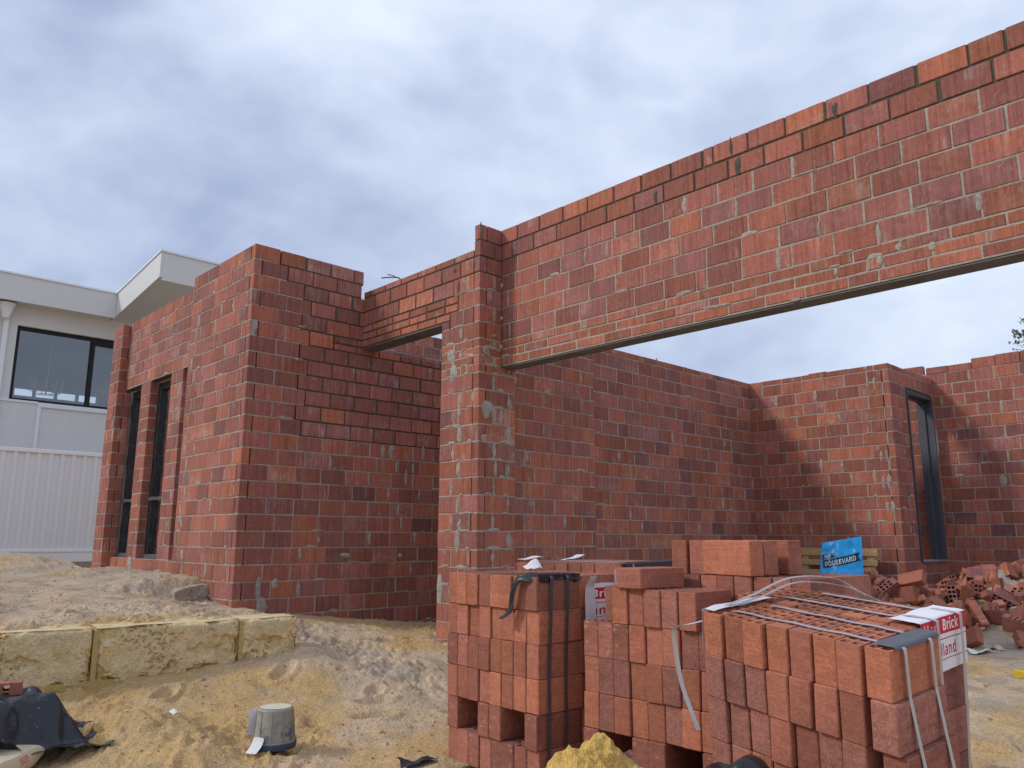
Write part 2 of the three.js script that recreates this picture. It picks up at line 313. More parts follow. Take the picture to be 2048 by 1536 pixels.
// wall with two brick faces meeting at its right front edge (pier, pillar)
function pier(g, LA, LB, rowsA, opt) {
  // rowsA: {y0,y1,a0 (start of front face), bEnd, thin}
  const A = [], B = []; let i = 0;
  for (const r of rowsA) {
    const even = (i++ % 2) === 0;
    if (r.a0 < LA - .12) A.push({ y0: r.y0, y1: r.y1, cap: r.cap, tone: r.tone, runs: [[r.a0, even ? LA : LA - .1, even ? 0 : .2, r.fresh]] });
    else if (even) A.push({ y0: r.y0, y1: r.y1, cap: r.cap, tone: r.tone, runs: [[r.a0, LA, 0, r.fresh]] });
    B.push({ y0: r.y0, y1: r.y1, cap: r.cap, tone: r.tone, runs: [[even ? .1 : 0, r.bEnd ?? LB, even ? 0 : .2, r.fresh]] });
  }
  layWall(g, A, opt);
  const sub = new THREE.Group(); sub.name = 'side_face'; sub.position.set(LA, 0, 0); sub.rotation.y = Math.PI / 2; sub.userData.base = gyOf(g); g.add(sub);
  layWall(sub, B, { ...opt, seed: opt.seed + 1, blobs: opt.blobsB });
  // lift the side's bricks to be parts of the pier itself
  sub.updateMatrix(); for (const c of [...sub.children]) { c.updateMatrix(); c.applyMatrix4(sub.matrix); g.add(c); } g.remove(sub);
}
{
  const g = wallThing('end_pier', 'slim brick pier at the far left end of the building beside the fence', -12.49, -3.63, 0, -1.0), rows = [];
  for (let k = 0; k < 23; k++) rows.push({ y1: 3.06 - k * C, y0: 3.06 - (k + 1) * C, a0: 0, cap: k === 0, tone: k < 8 ? DUSK : RED });
  pier(g, .39, .19, rows, { seed: 21, smear: .14, odd: 0 });
  mesh('core', bx(.005, .3, 0, 4.05, -.28, -.088), M.mortar, g);
}
// return wall running back from the tall corner
{
  const g = wallThing('return_wall', 'shaded brick wall running back from the tall corner behind the limestone block', -7.9, -3.63, Math.PI / 2, -1.15);
  const bnd = [.30, .40, .61, .71, .6, .705, .59, .70, .59, .69, .58, .66], rows = [];
  for (let k = 0; k < 25; k++) {
    const s0 = k % 2 === 0 ? 0 : .1, end = k < 2 ? (k === 1 ? 1.375 : 1.395) : k < 6 ? 1.6 : 3.7;
    if (k < 12) {
      const b = bnd[k], runs = [[s0, b, 0, false]];
      if (k === 5) { rows.push({ k0: 5, k1: 6, runs: [...runs, [b + .01, 1.02, 0, true]], tone: DUSK }); rows.push({ k0: 5, k1: 5.5, runs: [[1.03, 1.6, 0, true]], tone: ORANGE }); rows.push({ k0: 5.5, k1: 6, runs: [[1.03, 3.7, 0, true]], tone: RED }); }
      else rows.push({ k0: k, k1: k + 1, runs: [...runs, [b + .01, end, 0, true]], cap: k === 0, tone: k < 6 ? DUSK : [.06, .34, .4, .18, .02] });
    } else rows.push({ k0: k, k1: k + 1, runs: [[s0, end, 0, false]], tone: k < 16 ? RED : [.16, .4, .28, .12, .04] });
  }
  layWall(g, rows, { seed: 31, smear: .11, odd: .02, blobs: [[.28, -.52, .07, .26, .01], [.32, -.72, .1, .22, .008], [.46, -.48, .08, .1], [.62, 2.32, .11, .04, .03], [.6, 1.94, .13, .035, .03], [2.1, .72, .05, .2], [2.05, .18, .04, .17], [1.75, 1.0, .05, .14], [1.86, 1.0, .045, .15], [2.35, 1.02, .05, .16], [2.2, .83, .05, .15], [1.95, .83, .04, .16], [2.3, .5, .03, .16], [1.85, .5, .03, .15], [2.0, .33, .04, .17], [2.25, .0, .05, .15], [1.6, -.02, .05, .16], [.35, -.9, .1, .08, .012], [1.3, -.2, .16, .05, .01], [2.05, -.22, .08, .06, .02]] });
}
// short lintel wall between the corner block and the pillar
const steelDark = new THREE.MeshStandardMaterial({ map: texture(256, (i, x, y) => { const s = y * N + x, k = .8 + .5 * fB[s] + (fC[s] - .5) * .5; return [.13 * k, .122 * k, .115 * k]; }), roughness: .75 });
{
  const g = wallThing('lintel_wall', 'short brick infill over the narrow doorway left of the pillar', -7.9, -5.03, 0, yTop(5.5));
  const r = (k0, k1, e, off, tone, cap) => ({ k0, k1, runs: [[.002, e, off, true]], tone, cap });
  layWall(g, [r(1.5, 2, 2.03, .13, RED, true), r(2, 3, 2.03, .24, DUSK), r(3, 4, 1.71, .1, DUSK), r(4, 4.5, 1.78, .2, ORANGE), r(4.5, 5, 1.78, 0, ORANGE), r(5, 5.5, 1.65, .15, ORANGE)], { seed: 41, depth: .22, odd: .03, freshBlobs: [[1.72, 2.74, .06, .05], [1.79, 2.55, .04, .16]] });
  mesh('lintel', bx(.003, 1.53, -.012, -.003, -.216, -.006), steelDark, g);
}
// pillar of the garage opening
{
  const g = wallThing('garage_pillar', 'thick brick pillar holding the left end of the long garage beam', -6.374, -5.03, 0, -1.15);
  const LA = .599, rows = [], R = (k0, k1, a0, o = {}) => rows.push({ y1: yTop(k0), y0: yTop(k1), a0, ...o });
  R(0, 1, .51, { cap: true, bEnd: .3, fresh: true, tone: DUSK }); R(1, 2, .51, { bEnd: .3, fresh: true, tone: DUSK }); R(2, 3, .51, { bEnd: .3, fresh: true, tone: DARK }); R(3, 4, .19, { bEnd: .3, tone: PINK }); R(4, 5, .265, { bEnd: .3, tone: PINK });
  R(5, 6, .135, { bEnd: .3, tone: DUSK }); R(6, 7, 0, { bEnd: .3, tone: PINK }); R(7, 7.5, 0, { bEnd: .3, tone: ORANGE }); R(7.5, 8, 0, { bEnd: .3, tone: ORANGE }); R(8, 8.5, 0, { bEnd: .3, tone: ORANGE }); R(8.5, 9, 0, { tone: ORANGE });
  for (let k = 9; k < 25; k++) R(k, k + 1, 0, { tone: k < 14 ? PINK : [.3, .4, .2, .08, .02] });
  pier(g, LA, .5, rows, { seed: 51, smear: .85, odd: .12, blobs: [[.17, 1.83, .13, .16, .012], [.2, 1.63, .1, .2, .012], [.3, 1.2, .05, .15, .01], [.31, .98, .07, .17, .01], [.33, .1, .06, .17, .01], [.3, -.05, .07, .2, .012], [.05, -.5, .1, .3, .01]], blobsB: [[.1, 1.83, .1, .09, .01], [.12, 1.24, .12, .17, .01], [.2, 1.2, .05, .14], [.38, .63, .03, .15], [.23, .65, .04, .16], [.07, .95, .08, .1], [.2, 2.0, .05, .04, .03], [.295, 2.55, .03, .05, .03], [.295, 2.2, .04, .05, .03], [.295, 1.9, .03, .06, .02]] });
  const r6 = [[0, .12, 0, false]]; layWall(g, [{ k0: 5.5, k1: 6, runs: r6 }], { seed: 53, smear: 0 });
  mesh('core', merge([bx(.006, LA - .087, .0, yTop(6) - .02 + 1.15, -.495, -.087), bx(.27, LA - .087, yTop(6) - .02 + 1.15, yTop(3) - .004 + 1.15, -.298, -.087)]), M.mortar, g);
}
// long beam wall over the garage opening
{
  const base = 1.685, g = wallThing('garage_beam_wall', 'long brick beam wall spanning high over the open garage', -5.775, -5.336, 0, base), top = 3.165, rows = [];
  for (let k = 0; k < 7; k++) rows.push({ k0: k, k1: k + 1, runs: [[-.084, 5.4, [.305, .22, .305, .27, .16, .3, .19][k], k < 2]], cap: k === 0, tone: k < 2 ? PINK : DUSK });
  for (let k = 0; k < 3; k++) rows.push({ y1: top - 7 * C - k * .0863, y0: top - 7 * C - (k + 1) * .0863, runs: [[-.084, 5.4, [.2, .305, .25][k], false]], tone: ORANGE });
  layWall(g, rows, { seed: 61, depth: .187, top, smear: .1, odd: .09, freshBlobs: [[1.95, 2.9, .05, .15], [2.7, 3.08, .04, .16], [2.75, 2.9, .05, .15], [3.55, 3.05, .05, .15]] });
  mesh('lintel', merge([bx(-.08, 5.4, .003, .010, -.186, -.012), bx(-.08, 5.4, .010, .016, -.182, -.015)]), steelDark, g);
}
{ // the pillar at the beam's other end
  const g = wallThing('garage_pillar', 'brick pillar under the right end of the long garage beam', -.45, -5.1, 0, -1.3), rows = [];
  for (let k = 0; k < 17; k++) rows.push({ y1: 1.68 - k * C, y0: 1.68 - (k + 1) * C, a0: 0, tone: PINK }); pier(g, .5, .45, rows, { seed: 71, smear: .1 });
  mesh('core', bx(.006, .41, 0, 2.97, -.445, -.088), M.mortar, g);
}
// garage walls
const GT = 2.36, thinRow = (runs, tone = ORANGE) => ({ y1: GT, y0: GT - .083, runs, cap: true, tone });
{
  const g = wallThing('garage_side_wall', 'nearer length of the inner garage wall just right of the pillar', -6.2, -5.4, Math.PI / 2, -1.1), rows = [{ y1: 2.39, y0: 2.305, runs: [[0, 1.858, 0, false]], cap: true, tone: ORANGE }];
  for (let k = 0; k < 19; k++) rows.push({ y1: 2.305 - k * C, y0: 2.305 - (k + 1) * C, runs: [[0, 1.858, k & 1 ? .2 : .04, false]], tone: k < 8 ? PINK : RED });
  layWall(g, rows, { seed: 81, smear: .1, odd: .02 });
}
{
  const g = wallThing('garage_rear_side_wall', 'farther length of the inner garage wall running to the back corner', -6.25, -7.25, Math.PI / 2, -1.1), rows = [thinRow([[0, 3.77, .1, false]])];
  for (let k = 0; k < 19; k++) rows.push({ y1: GT - .083 - k * C, y0: GT - .083 - (k + 1) * C, runs: [[k & 1 ? .0 : .035, 3.77, k & 1 ? .2 : .3, false]], tone: k < 6 ? DUSK : [.3, .34, .18, .1, .08] });
  layWall(g, rows, { seed: 91, smear: .1, odd: .04 });
}
{
  const g = wallThing('garage_back_wall', 'back brick wall behind the blue bag with a slanting shadow edge', -6.25, -11.02, 0, -1.1), L = 2.095, rows = [thinRow([[-.09, L, .3, false]])];
  for (let k = 0; k < 19; k++) rows.push({ y1: GT - .083 - k * C, y0: GT - .083 - (k + 1) * C, runs: [[-.09, k & 1 ? L : L - .1, k & 1 ? .19 : .3, false]], tone: [.22, .40, .26, .1, .02] });
  layWall(g, rows, { seed: 101, smear: .2, odd: .03, blobs: [[1.8, 2.12, .035, .17], [1.89, 2.1, .04, .2], [1.9, 1.1, .04, .16], [1.98, 1.1, .04, .16], [1.9, .75, .05, .17], [1.98, .75, .05, .17], [1.93, .42, .06, .16], [2.0, .42, .06, .16]] });
}
{
  const g = wallThing('garage_return_wall', 'narrow brick wall around the tall grey window frame', -4.155, -11.02, Math.PI / 2, -1.1), L = 1.66, rows = [thinRow([[0, L, .1, false]])];
  for (let k = 0; k < 19; k++) {
    const y1 = GT - .083 - k * C, y0 = y1 - C, s0 = k & 1 ? .1 : 0, off = k & 1 ? 0 : 0;
    const mid = (y0 + y1) / 2; rows.push({ y1, y0, runs: mid < 2.06 && mid > -.33 ? [[s0, .55, off, false], [1.54, L, 0, false]] : [[s0, L, off, false]], tone: [.12, .36, .32, .16, .04] });
  }
  layWall(g, rows, { seed: 111, smear: .12, odd: 0, blobs: [[1.6, 1.4, .07, .5, .02]] });
}
{
  const g = wallThing('rear_wall', 'rear brick wall right of the tall window frame with loose bricks along its top', -6.35, -12.68, 0, -1.1), L = 7.2, rows = [];
  for (let k = 0; k < 20; k++) rows.push({ y1: 2.436 - k * C, y0: 2.436 - (k + 1) * C, runs: [[k < 1 ? 0 : 1.6, L, half(k) + .06, false]], tone: k > 5 && k < 16 ? DARK : [.16, .36, .3, .14, .04] });
  layWall(g, rows, { seed: 121, smear: .14, odd: .03, blobs: [[2.98, .8, .1, .2, .012], [3.72, 1.0, .06, .16], [2.95, -.42, .12, .22, .012]] });
  // unbedded bricks of the next course, uneven, with gaps
  const r = rngOf(5); let s = 0; const top = [];
  while (s < L) { const l = [.305, .305, .16, .21, .305][Math.floor(r() * 5)], hgt = r() < .3 ? .075 + r() * .04 : .14 + r() * .022; const b = mesh('brick', brickGeo(l, hgt, BD, Math.floor(r() * 6)), pickTone(r, DUSK), g); b.position.set(s + l / 2, 2.444 + 1.1 + hgt / 2, -.045 + (r() - .5) * .012); b.rotation.y = (r() - .5) * .04; s += l + .008 + (r() < .3 ? r() * .05 : 0); if (s < 1.5 && l > .25) { const b2 = mesh('brick', brickGeo(l, .12, BD, 3), pickTone(r, ORANGE), g); b2.position.set(s - l / 2, 2.444 + 1.1 + hgt + .008 + .06, -.045); } }
  top.push(bx(.01, L - .01, 2.436 + 1.1, 2.446 + 1.1, -.08, -.01)); mesh('mortar_bed', merge(top), M.mortar, g);
}
{
  const g = wallThing('hall_wall', 'brick wall glimpsed through the narrow doorway under the short lintel', -9.3, -5.6, Math.PI / 2, -1.0), rows = [];
  for (let k = 0; k < 11; k++) rows.push({ y1: 2.98 - k * C, y0: 2.98 - (k + 1) * C, runs: [[0, 3.2, half(k), false]], tone: DUSK, cap: k === 0 });
  layWall(g, rows, { seed: 131, smear: .3 });
  mesh('core', bx(0, 3.2, 0, 2.05, -.09, -.003), M.mortar, g);
}
{
  const g = wallThing('room_wall', 'inner brick wall seen through the narrow window openings', -12.35, -3.96, Math.PI / 2, -1.0), rows = [];
  for (let k = 0; k < 20; k++) rows.push({ y1: 2.4 - k * C, y0: 2.4 - (k + 1) * C, runs: [[0, 2.4, half(k), false]], tone: PINK, cap: k === 0 });
  layWall(g, rows, { seed: 141, smear: .05 });
}

// ---------------------------------------------------------------- ground
const LX = z => lerp(-5.9, -6.12, clamp((z + 3.28) / 2.0, 0, 3));   // front face of the limestone wall
function lowGround(x, z) {
  let y = -1.23 + .19 * sstep(-4.0, -6.2, x) + .25 * sstep(-5.9, -7.8, x);
  y -= .22 * sstep(-3.9, -6.3, z) * sstep(-6.3, -7.6, x);
  y += .15 * Math.exp(-(((x + 6.0) / .62) ** 2 + ((z + 3.42) / .5) ** 2));
  y += .10 * Math.exp(-(((x + 6.1) / .5) ** 2 + ((z + 2.6) / .8) ** 2));
  y += .13 * Math.exp(-(((x + 4.9) / .55) ** 2 + ((z + 1.85) / .3) ** 2));       // yellow sand spill
  if (z < -5.2) y = lerp(y, -1.06, sstep(-5.4, -6.8, z) * sstep(-7.6, -6.2, x));
  // rubble mound
  y += .62 * Math.exp(-(((x + 2.9) / 1.1) ** 2 + ((z + 11.3) / 1.15) ** 2)) + .5 * Math.exp(-(((x + 4.25) / .8) ** 2 + ((z + 9.75) / .6) ** 2));
  return y;
}
function highGround(x, z) {
  let y = -.615 + .1 * sstep(-6.3, -9, x) + .02 * sstep(-9, -12, x) + .15 * sstep(-12.5, -16, x);
  y -= .13 * sstep(-2.6, -3.5, z) * sstep(-8.75, -8.45, x);
  y += .09 * sstep(-2.4, -3.3, z) * sstep(-8.5, -8.75, x) * sstep(-12.6, -11.5, x);
  y += .17 * Math.exp(-(((x + 14.2) / .9) ** 2 + ((z + 2.9) / .75) ** 2));
  return y;
}
function gBase(x, z) {
  const inner = sstep(-3.05, -3.62, z);                       // past the limestone's end the sand slumps down
  const edge = lerp(LX(z) - .17, -7.5, inner), wdt = lerp(.06, .55, inner);
  const t = sstep(edge + wdt, edge - wdt, x);
  return lerp(lowGround(x, z), highGround(x, z), t * (z > -3.75 ? 1 : 1 - sstep(-3.75, -3.95, z)));
}
const prints = []; { const r = rngOf(555); for (let i = 0; i < 120; i++) { const x = -8.3 + 7 * r(), z = -6 + 5.6 * r(), a = (r() < .6 ? .6 : 2.2) + (r() - .5) * .9; prints.push([x, z, Math.cos(a), Math.sin(a), .022 + .022 * r()]); } }
function rough(x, z) {
  const near = clamp(1.25 - Math.hypot(x, z) / 26, .35, 1), flat = x < -6.3 ? .6 : 1;
  const wx = fbm(x * .9, z * .9, 3, 2) * 2, ca = .84, sa = .54;
  const u = (x * ca + z * sa), v = (-x * sa + z * ca);
  const mask = sstep(.4, .62, fbm(x * 1.25 + 31, z * 1.25, 6, 3));
  let y = (fbm(u * 1.3 + wx, v * 2.6, 7, 3) - .5) * .07 * flat;                               // scuffed ridges
  const r = fbm(u * 2.6 + wx * 2, v * 9 + wx, 9, 4); y += (.16 - Math.abs(r - .5) * 2) * .034 * (.45 + .55 * mask);
  const r2 = fbm(u * 7 + wx * 3, v * 24, 19, 3); y += (.2 - Math.abs(r2 - .5) * 2) * .036 * mask;  // broken crust
  y += (fbm(x * 26, z * 26, 2, 2) - .5) * .02 * (.25 + mask);
  const cl = fbm(x * 9.5 + 40, z * 9.5, 4, 3); y += sstep(.62, .68, cl) * .022 * mask;            // clods
  if (z > -6.6 && x < -.8 && x > -9) for (const p of prints) { const dx = x - p[0], dz = z - p[1]; if (dx * dx + dz * dz > .07) continue; const e = Math.hypot((dx * p[2] + dz * p[3]) / .145, (-dx * p[3] + dz * p[2]) / .062); y += -p[4] * (1 - sstep(.62, 1.02, e)) + p[4] * .55 * Math.exp(-(((e - 1.25) / .22) ** 2)); }
  return y * near;
}
const groundY = (x, z) => gBase(x, z) + rough(x, z);
const sandTex = texture(N, (i) => { const k = 1 + (fFine[i] - .5) * .6 + (fC[i] - .5) * .5 + (fB[i] - .5) * .35, d = sScr2[(i * 1) % (N * N)] * .4; return [.62 * k * (1 - d), .62 * k * (1 - d), .62 * k * (1 - d)]; });
const sandBump = texture(N, (i) => { const v = .5 + (fFine[i] - .5) * .6 + (fC[i] - .5) * .9; return [v, v, v]; }, false);
{
  const line = (a, b, parts) => { const o = []; for (const [s, e, st] of parts) for (let v = s; v < e - 1e-6; v += st) o.push(v); o.push(b); return o; };
  const xs = line(-120, 120, [[-120, -24, 8], [-24, -17, .6], [-17, -13, .12], [-13, -8.4, .06], [-8.4, -3.2, .02], [-3.2, -.6, .04], [-.6, 6, .35], [6, 20, 2], [20, 120, 10]]);
  const zs = line(-120, 120, [[-120, -24, 8], [-24, -13, .8], [-13, -7.2, .06], [-7.2, -5.6, .05], [-5.6, -.6, .02], [-.6, 1.2, .09], [1.2, 6, .4], [6, 24, 2], [24, 120, 10]]);
  const nx = xs.length, nz = zs.length, pos = new Float32Array(nx * nz * 3), uv = new Float32Array(nx * nz * 2), col = new Float32Array(nx * nz * 3), idx = [];
  for (let j = 0; j < nz; j++) for (let i = 0; i < nx; i++) {
    const x = xs[i], z = zs[j], o = j * nx + i, far = Math.hypot(x + 6, z + 5) > 22;
    pos[o * 3] = x; pos[o * 3 + 1] = far ? (x < -17 ? -.4 : -1.1) : groundY(x, z); pos[o * 3 + 2] = z; uv[o * 2] = x / .9; uv[o * 2 + 1] = z / .9;
    // pale builder's sand, yellow fill sand, grey mortar droppings
    const f1 = fbm(x * .8 + 5, z * .8, 3, 4), f2 = fbm(x * 2.4, z * 2.4 + 8, 6, 4), f3 = fbm(x * 5, z * 5, 14, 3);
    let yel = sstep(.5, .66, f1 * .6 + f2 * .4 + .16 * sstep(-6.0, -4.6, x) * sstep(-5, -3.4, z) * (x > -6 ? 1 : 0) + .34 * Math.exp(-(((x + 4.9) / .6) ** 2 + ((z + 1.85) / .34) ** 2)));
    let gry = sstep(.5, .66, f2 * .5 + f3 * .5 + (x < -6.2 && z < -2.4 && z > -3.8 && x < -8.2 ? .14 : 0) + (x > -5 && z < -8.6 ? .22 : x > -4.5 && z < -6.2 ? .1 : 0) + (z < -5 && x < -6.3 ? .1 : 0)) * .75;
    const c = [[1.0, .73, .475], [.99, .635, .26], [.72, .60, .46]];
    const dirt = sstep(.54, .68, fbm(x * 3.3 + 2, z * 5.1, 21, 4)) * .55, soil = [.52, .40, .28];
    for (let k = 0; k < 3; k++) col[o * 3 + k] = lerp(lerp(lerp(c[0][k], c[1][k], yel), c[2][k], gry * (1 - yel * .6)), soil[k], dirt * (1 - yel * .5)) * (.86 + .28 * f3);
  }
  for (let j = 0; j < nz - 1; j++) for (let i = 0; i < nx - 1; i++) { const a = j * nx + i; idx.push(a, a + nx, a + nx + 1, a, a + nx + 1, a + 1); }
  const g = new THREE.BufferGeometry(); g.setAttribute('position', new THREE.BufferAttribute(pos, 3)); g.setAttribute('uv', new THREE.BufferAttribute(uv, 2)); g.setAttribute('color', new THREE.BufferAttribute(col, 3)); g.setIndex(idx); g.computeVertexNormals();
  structure('ground', g, new THREE.MeshStandardMaterial({ vertexColors: true, map: sandTex, bumpMap: sandBump, bumpScale: .012, roughness: 1 }));
}
// clods, pebbles and chips lying in the sand
{
  const r = rngOf(77), kinds = [['sand_clod', [.48, .345, .2], 5200], ['mortar_crumb', [.34, .30, .25], 1500], ['brick_chip', [.34, .13, .09], 90]];
  for (const [name, c, n] of kinds) {
    const g0 = new THREE.IcosahedronGeometry(1, 1), p = g0.attributes.position; for (let i = 0; i < p.count; i++) { const k = .72 + .55 * n3(p.getX(i) * 1.7 + 9, p.getY(i) * 1.7, p.getZ(i) * 1.7); p.setXYZ(i, p.getX(i) * k, p.getY(i) * k * .7, p.getZ(i) * k); } g0.computeVertexNormals();
    const im = new THREE.InstancedMesh(g0, new THREE.MeshStandardMaterial({ color: new THREE.Color(...c), roughness: 1 }), n), m = new THREE.Matrix4(), q = new THREE.Quaternion(), e = new THREE.Euler(), col = new THREE.Color();
    for (let i = 0; i < n; i++) {
      let x, z; do { x = -13 + 11.5 * r(); z = -10.5 + 10 * r(); } while ((z < -3.4 && x < -7.6) || (x < -5.6 && z < -7) || (r() > .45 && !(x > -8.4 && z > -5.5)));
      const s = (.003 + .012 * r() * r() * r()) * (name === 'brick_chip' ? 1.3 : 1); e.set(r() * 6, r() * 6, r() * 6); q.setFromEuler(e); m.compose(V3(x, groundY(x, z) + s * .25, z), q, V3(s * (1 + r()), s, s * (.7 + .6 * r()))); im.setMatrixAt(i, m); const k = .75 + .5 * r(); im.setColorAt(i, col.setRGB(k, k, k));
    }
    im.name = name; im.castShadow = im.receiveShadow = true; im.userData.kind = 'stuff'; im.userData.label = { sand_clod: 'crumbly sand clods strewn over the ground', mortar_crumb: 'grey crumbs of dropped mortar on the sand', brick_chip: 'small red brick chips in the sand' }[name]; im.userData.category = { sand_clod: 'sand', mortar_crumb: 'mortar', brick_chip: 'rubble' }[name]; scene.add(im);
  }
}
// ---------------------------------------------------------------- limestone retaining wall
{
  const limeTex = texture(N, (i) => { const k = 1 + (fC[i] - .5) * .5 + (fFine[i] - .5) * .3 + (fB[i] - .5) * .3, y = sstep(.45, .62, fA[i]); const pit = sstep(.6, .7, fB[(i + 4321) % (N * N)] * .5 + fC[i] * .5); return [lerp(.75, .70, y) * k * (1 - pit * .25), lerp(.59, .505, y) * k * (1 - pit * .3), lerp(.335, .23, y) * k * (1 - pit * .3)]; });
  const lime = new THREE.MeshStandardMaterial({ map: limeTex, bumpMap: sandBump, bumpScale: .01, roughness: 1 });
  const g = thing('limestone_wall', 'low yellow limestone block retaining wall in the sand at left', 'retaining wall', [-5.9, -.98, -3.28]);
  const dir = V3(-.22, 0, 2.0).normalize(), nrm = V3(dir.z, 0, -dir.x); // along the wall, and out of its face
  const blockGeo = (L, hgt, seed) => {
    const nx = Math.round(L / .009), ny = Math.round(hgt / .009), T = .34, parts = [];
    const dsp = (u, v) => { const a = fbm(u * 12 + seed * 7, v * 12, seed, 5), pit = sstep(.585, .66, fbm(u * 62 + seed, v * 62, 5, 3)) * sstep(.35, .6, fbm(u * 7, v * 7 + seed, 8, 2)); const e = Math.min(u, L - u, hgt - v) ; return (a - .5) * .03 - pit * .018 - .028 * Math.exp(-Math.max(0, e + (fbm(u * 20, v * 20, seed + 3, 2) - .5) * .02) / .011) - .03 * sstep(.66, .72, fbm(u * 5 + 3, v * 6, seed + 6, 3)); };
    parts.push(smoothGrid(nx, ny, (s, t) => { const u = s * L, v = t * hgt; return [u, v, dsp(u, v), u / .9, v / .9]; }));
    parts.push(smoothGrid(nx, 16, (s, t) => { const u = s * L, w = t * T; return [u, hgt + (t === 0 ? 0 : (fbm(u * 6 + seed, w * 8, 4, 3) - .5) * .02) , (t === 0 ? dsp(u, hgt) : -w), u / .9, w / .9]; }));
    parts.push(smoothGrid(16, ny, (s, t) => { const w = (1 - s) * T, v = t * hgt; return [-.0 + (s === 1 ? 0 : (fbm(w * 9, v * 9, seed + 2, 3) - .5) * .03), v, s === 1 ? dsp(0, v) : -w, w / .9, v / .9]; }));
    parts.push(smoothGrid(4, 4, (s, t) => [L, t * hgt, s === 0 ? -.016 : -s * T, s, t]));
    return merge(parts);
  };
  const ang = Math.atan2(-dir.z, dir.x) ; let s = 0;
  for (const [L, seed] of [[.46, 1], [1.0, 2], [1.0, 3], [1.0, 4]]) {
    // blocks stand end to end; geometry runs along +x turned into the wall's direction, mirrored end for end so its face looks out
    const geo = blockGeo(L - .026, .36, seed); geo.translate(-(L - .026), 0, 0); geo.scale(-1, 1, 1);
    const p = geo.attributes.position, nn = geo.attributes.normal; for (let i = 0; i < p.count; i += 3) { for (const at of [p, nn, geo.attributes.uv]) { const sz = at.itemSize, ar = at.array, o1 = (i + 1) * sz, o2 = (i + 2) * sz; for (let k = 0; k < sz; k++) { const t = ar[o1 + k]; ar[o1 + k] = ar[o2 + k]; ar[o2 + k] = t; } } }
    geo.computeVertexNormals();
    const m = mesh('limestone_block', geo, lime, g); m.rotation.y = Math.atan2(dir.z, -dir.x) ; m.position.copy(dir.clone().multiplyScalar(s + L - .013)); s += L;
  }
  const yellowMortar = new THREE.MeshStandardMaterial({ color: new THREE.Color(.55, .40, .15), roughness: 1, bumpMap: sandBump, bumpScale: .01 });
  const jg = []; let q = 0; for (const L of [.46, 1.0, 1.0]) { q += L; jg.push([q - .013, .034]); }
  const mm = []; for (const [sx, w] of jg) { const b = bx(-w / 2, w / 2, -.02, .345, -.3, -.012); b.translate(0, 0, 0); b.rotateY(Math.atan2(dir.z, -dir.x)); b.translate(dir.x * sx, 0, dir.z * sx); mm.push(b); }
  { const b = bx(-1.73, 1.73, -.12, .018, -.32, -.004); b.rotateY(Math.atan2(dir.z, -dir.x)); b.translate(dir.x * 1.73, 0, dir.z * 1.73); mm.push(b); }
  mesh('yellow_mortar', merge(mm), yellowMortar, g);
}
// grey footing edge below the front wall
{
  const geo = new THREE.BoxGeometry(1.9, .62, .36, 60, 24, 14), p = geo.attributes.position;
  for (let i = 0; i < p.count; i++) { const x = p.getX(i), y = p.getY(i), z = p.getZ(i), n = fbm(x * 5, y * 7, z * 7 + 2, 5) - .5, e = Math.max(0, y - .1) * Math.max(0, z + .02); p.setXYZ(i, x + n * .09, y + n * .05 - e * 1.6, z + n * .09 - Math.max(0, y) * .12); } geo.computeVertexNormals();
  const m = mesh('concrete_footing', uvBox(geo), new THREE.MeshStandardMaterial({ map: mortarTexOf([.37, .31, .235], 1), bumpMap: mortarBump, bumpScale: .02, roughness: 1 }), scene);
  m.geometry.computeVertexNormals(); m.position.set(-9.42, -.80, -3.44); tag(m, 'rough grey concrete footing edge under the front wall', 'footing');
}
// ---------------------------------------------------------------- fence
{
  const paint = new THREE.MeshStandardMaterial({ color: new THREE.Color(.75, .725, .71), roughness: .55 });
  const cap = new THREE.MeshStandardMaterial({ color: new THREE.Color(.82, .79, .77), roughness: .5 });
  const g = thing('metal_fence', 'pale grey ribbed metal fence behind the sand mound at far left', 'fence', [-16.5, -.3, 3]);
  const prof = [[0, 0], [.012, .03], [.07, .03], [.082, 0], [.19, 0]], pw = .19 * 4; // one sheet: four ribs
  const sheet = (len) => { const pts = []; for (let r = 0; r < Math.round(len / .19); r++) for (const [a, b] of prof.slice(0, 4)) pts.push([a + r * .19, b]); pts.push([len, 0]); const P = []; for (let i = 0; i < pts.length - 1; i++) { const [a, b] = pts[i], [c, d] = pts[i + 1]; P.push(b, 0, -a, d, 0, -c, d, 1.74, -c, b, 0, -a, d, 1.74, -c, b, 1.74, -a); } const q = new THREE.BufferGeometry(); q.setAttribute('position', new THREE.Float32BufferAttribute(P, 3)); q.computeVertexNormals(); return uvBox(q); };
  const sg = sheet(.76);
  for (let i = 0; i < 14; i++) { const m = mesh('fence_sheet', sg, paint, g); m.position.set(0, .06, -i * .765); m.material.side = THREE.DoubleSide; }
  mesh('top_rail', uvBox(new RoundedBoxGeometry(.055, .075, 10.8, 2, .012).translate(.018, 1.83, -5.35)), cap, g);
  mesh('bottom_rail', uvBox(new RoundedBoxGeometry(.055, .06, 10.8, 2, .012).translate(.018, .04, -5.35)), cap, g);
  mesh('plinth', bx(-.02, .03, -.16, .01, -10.7, 0), cap, g);
}
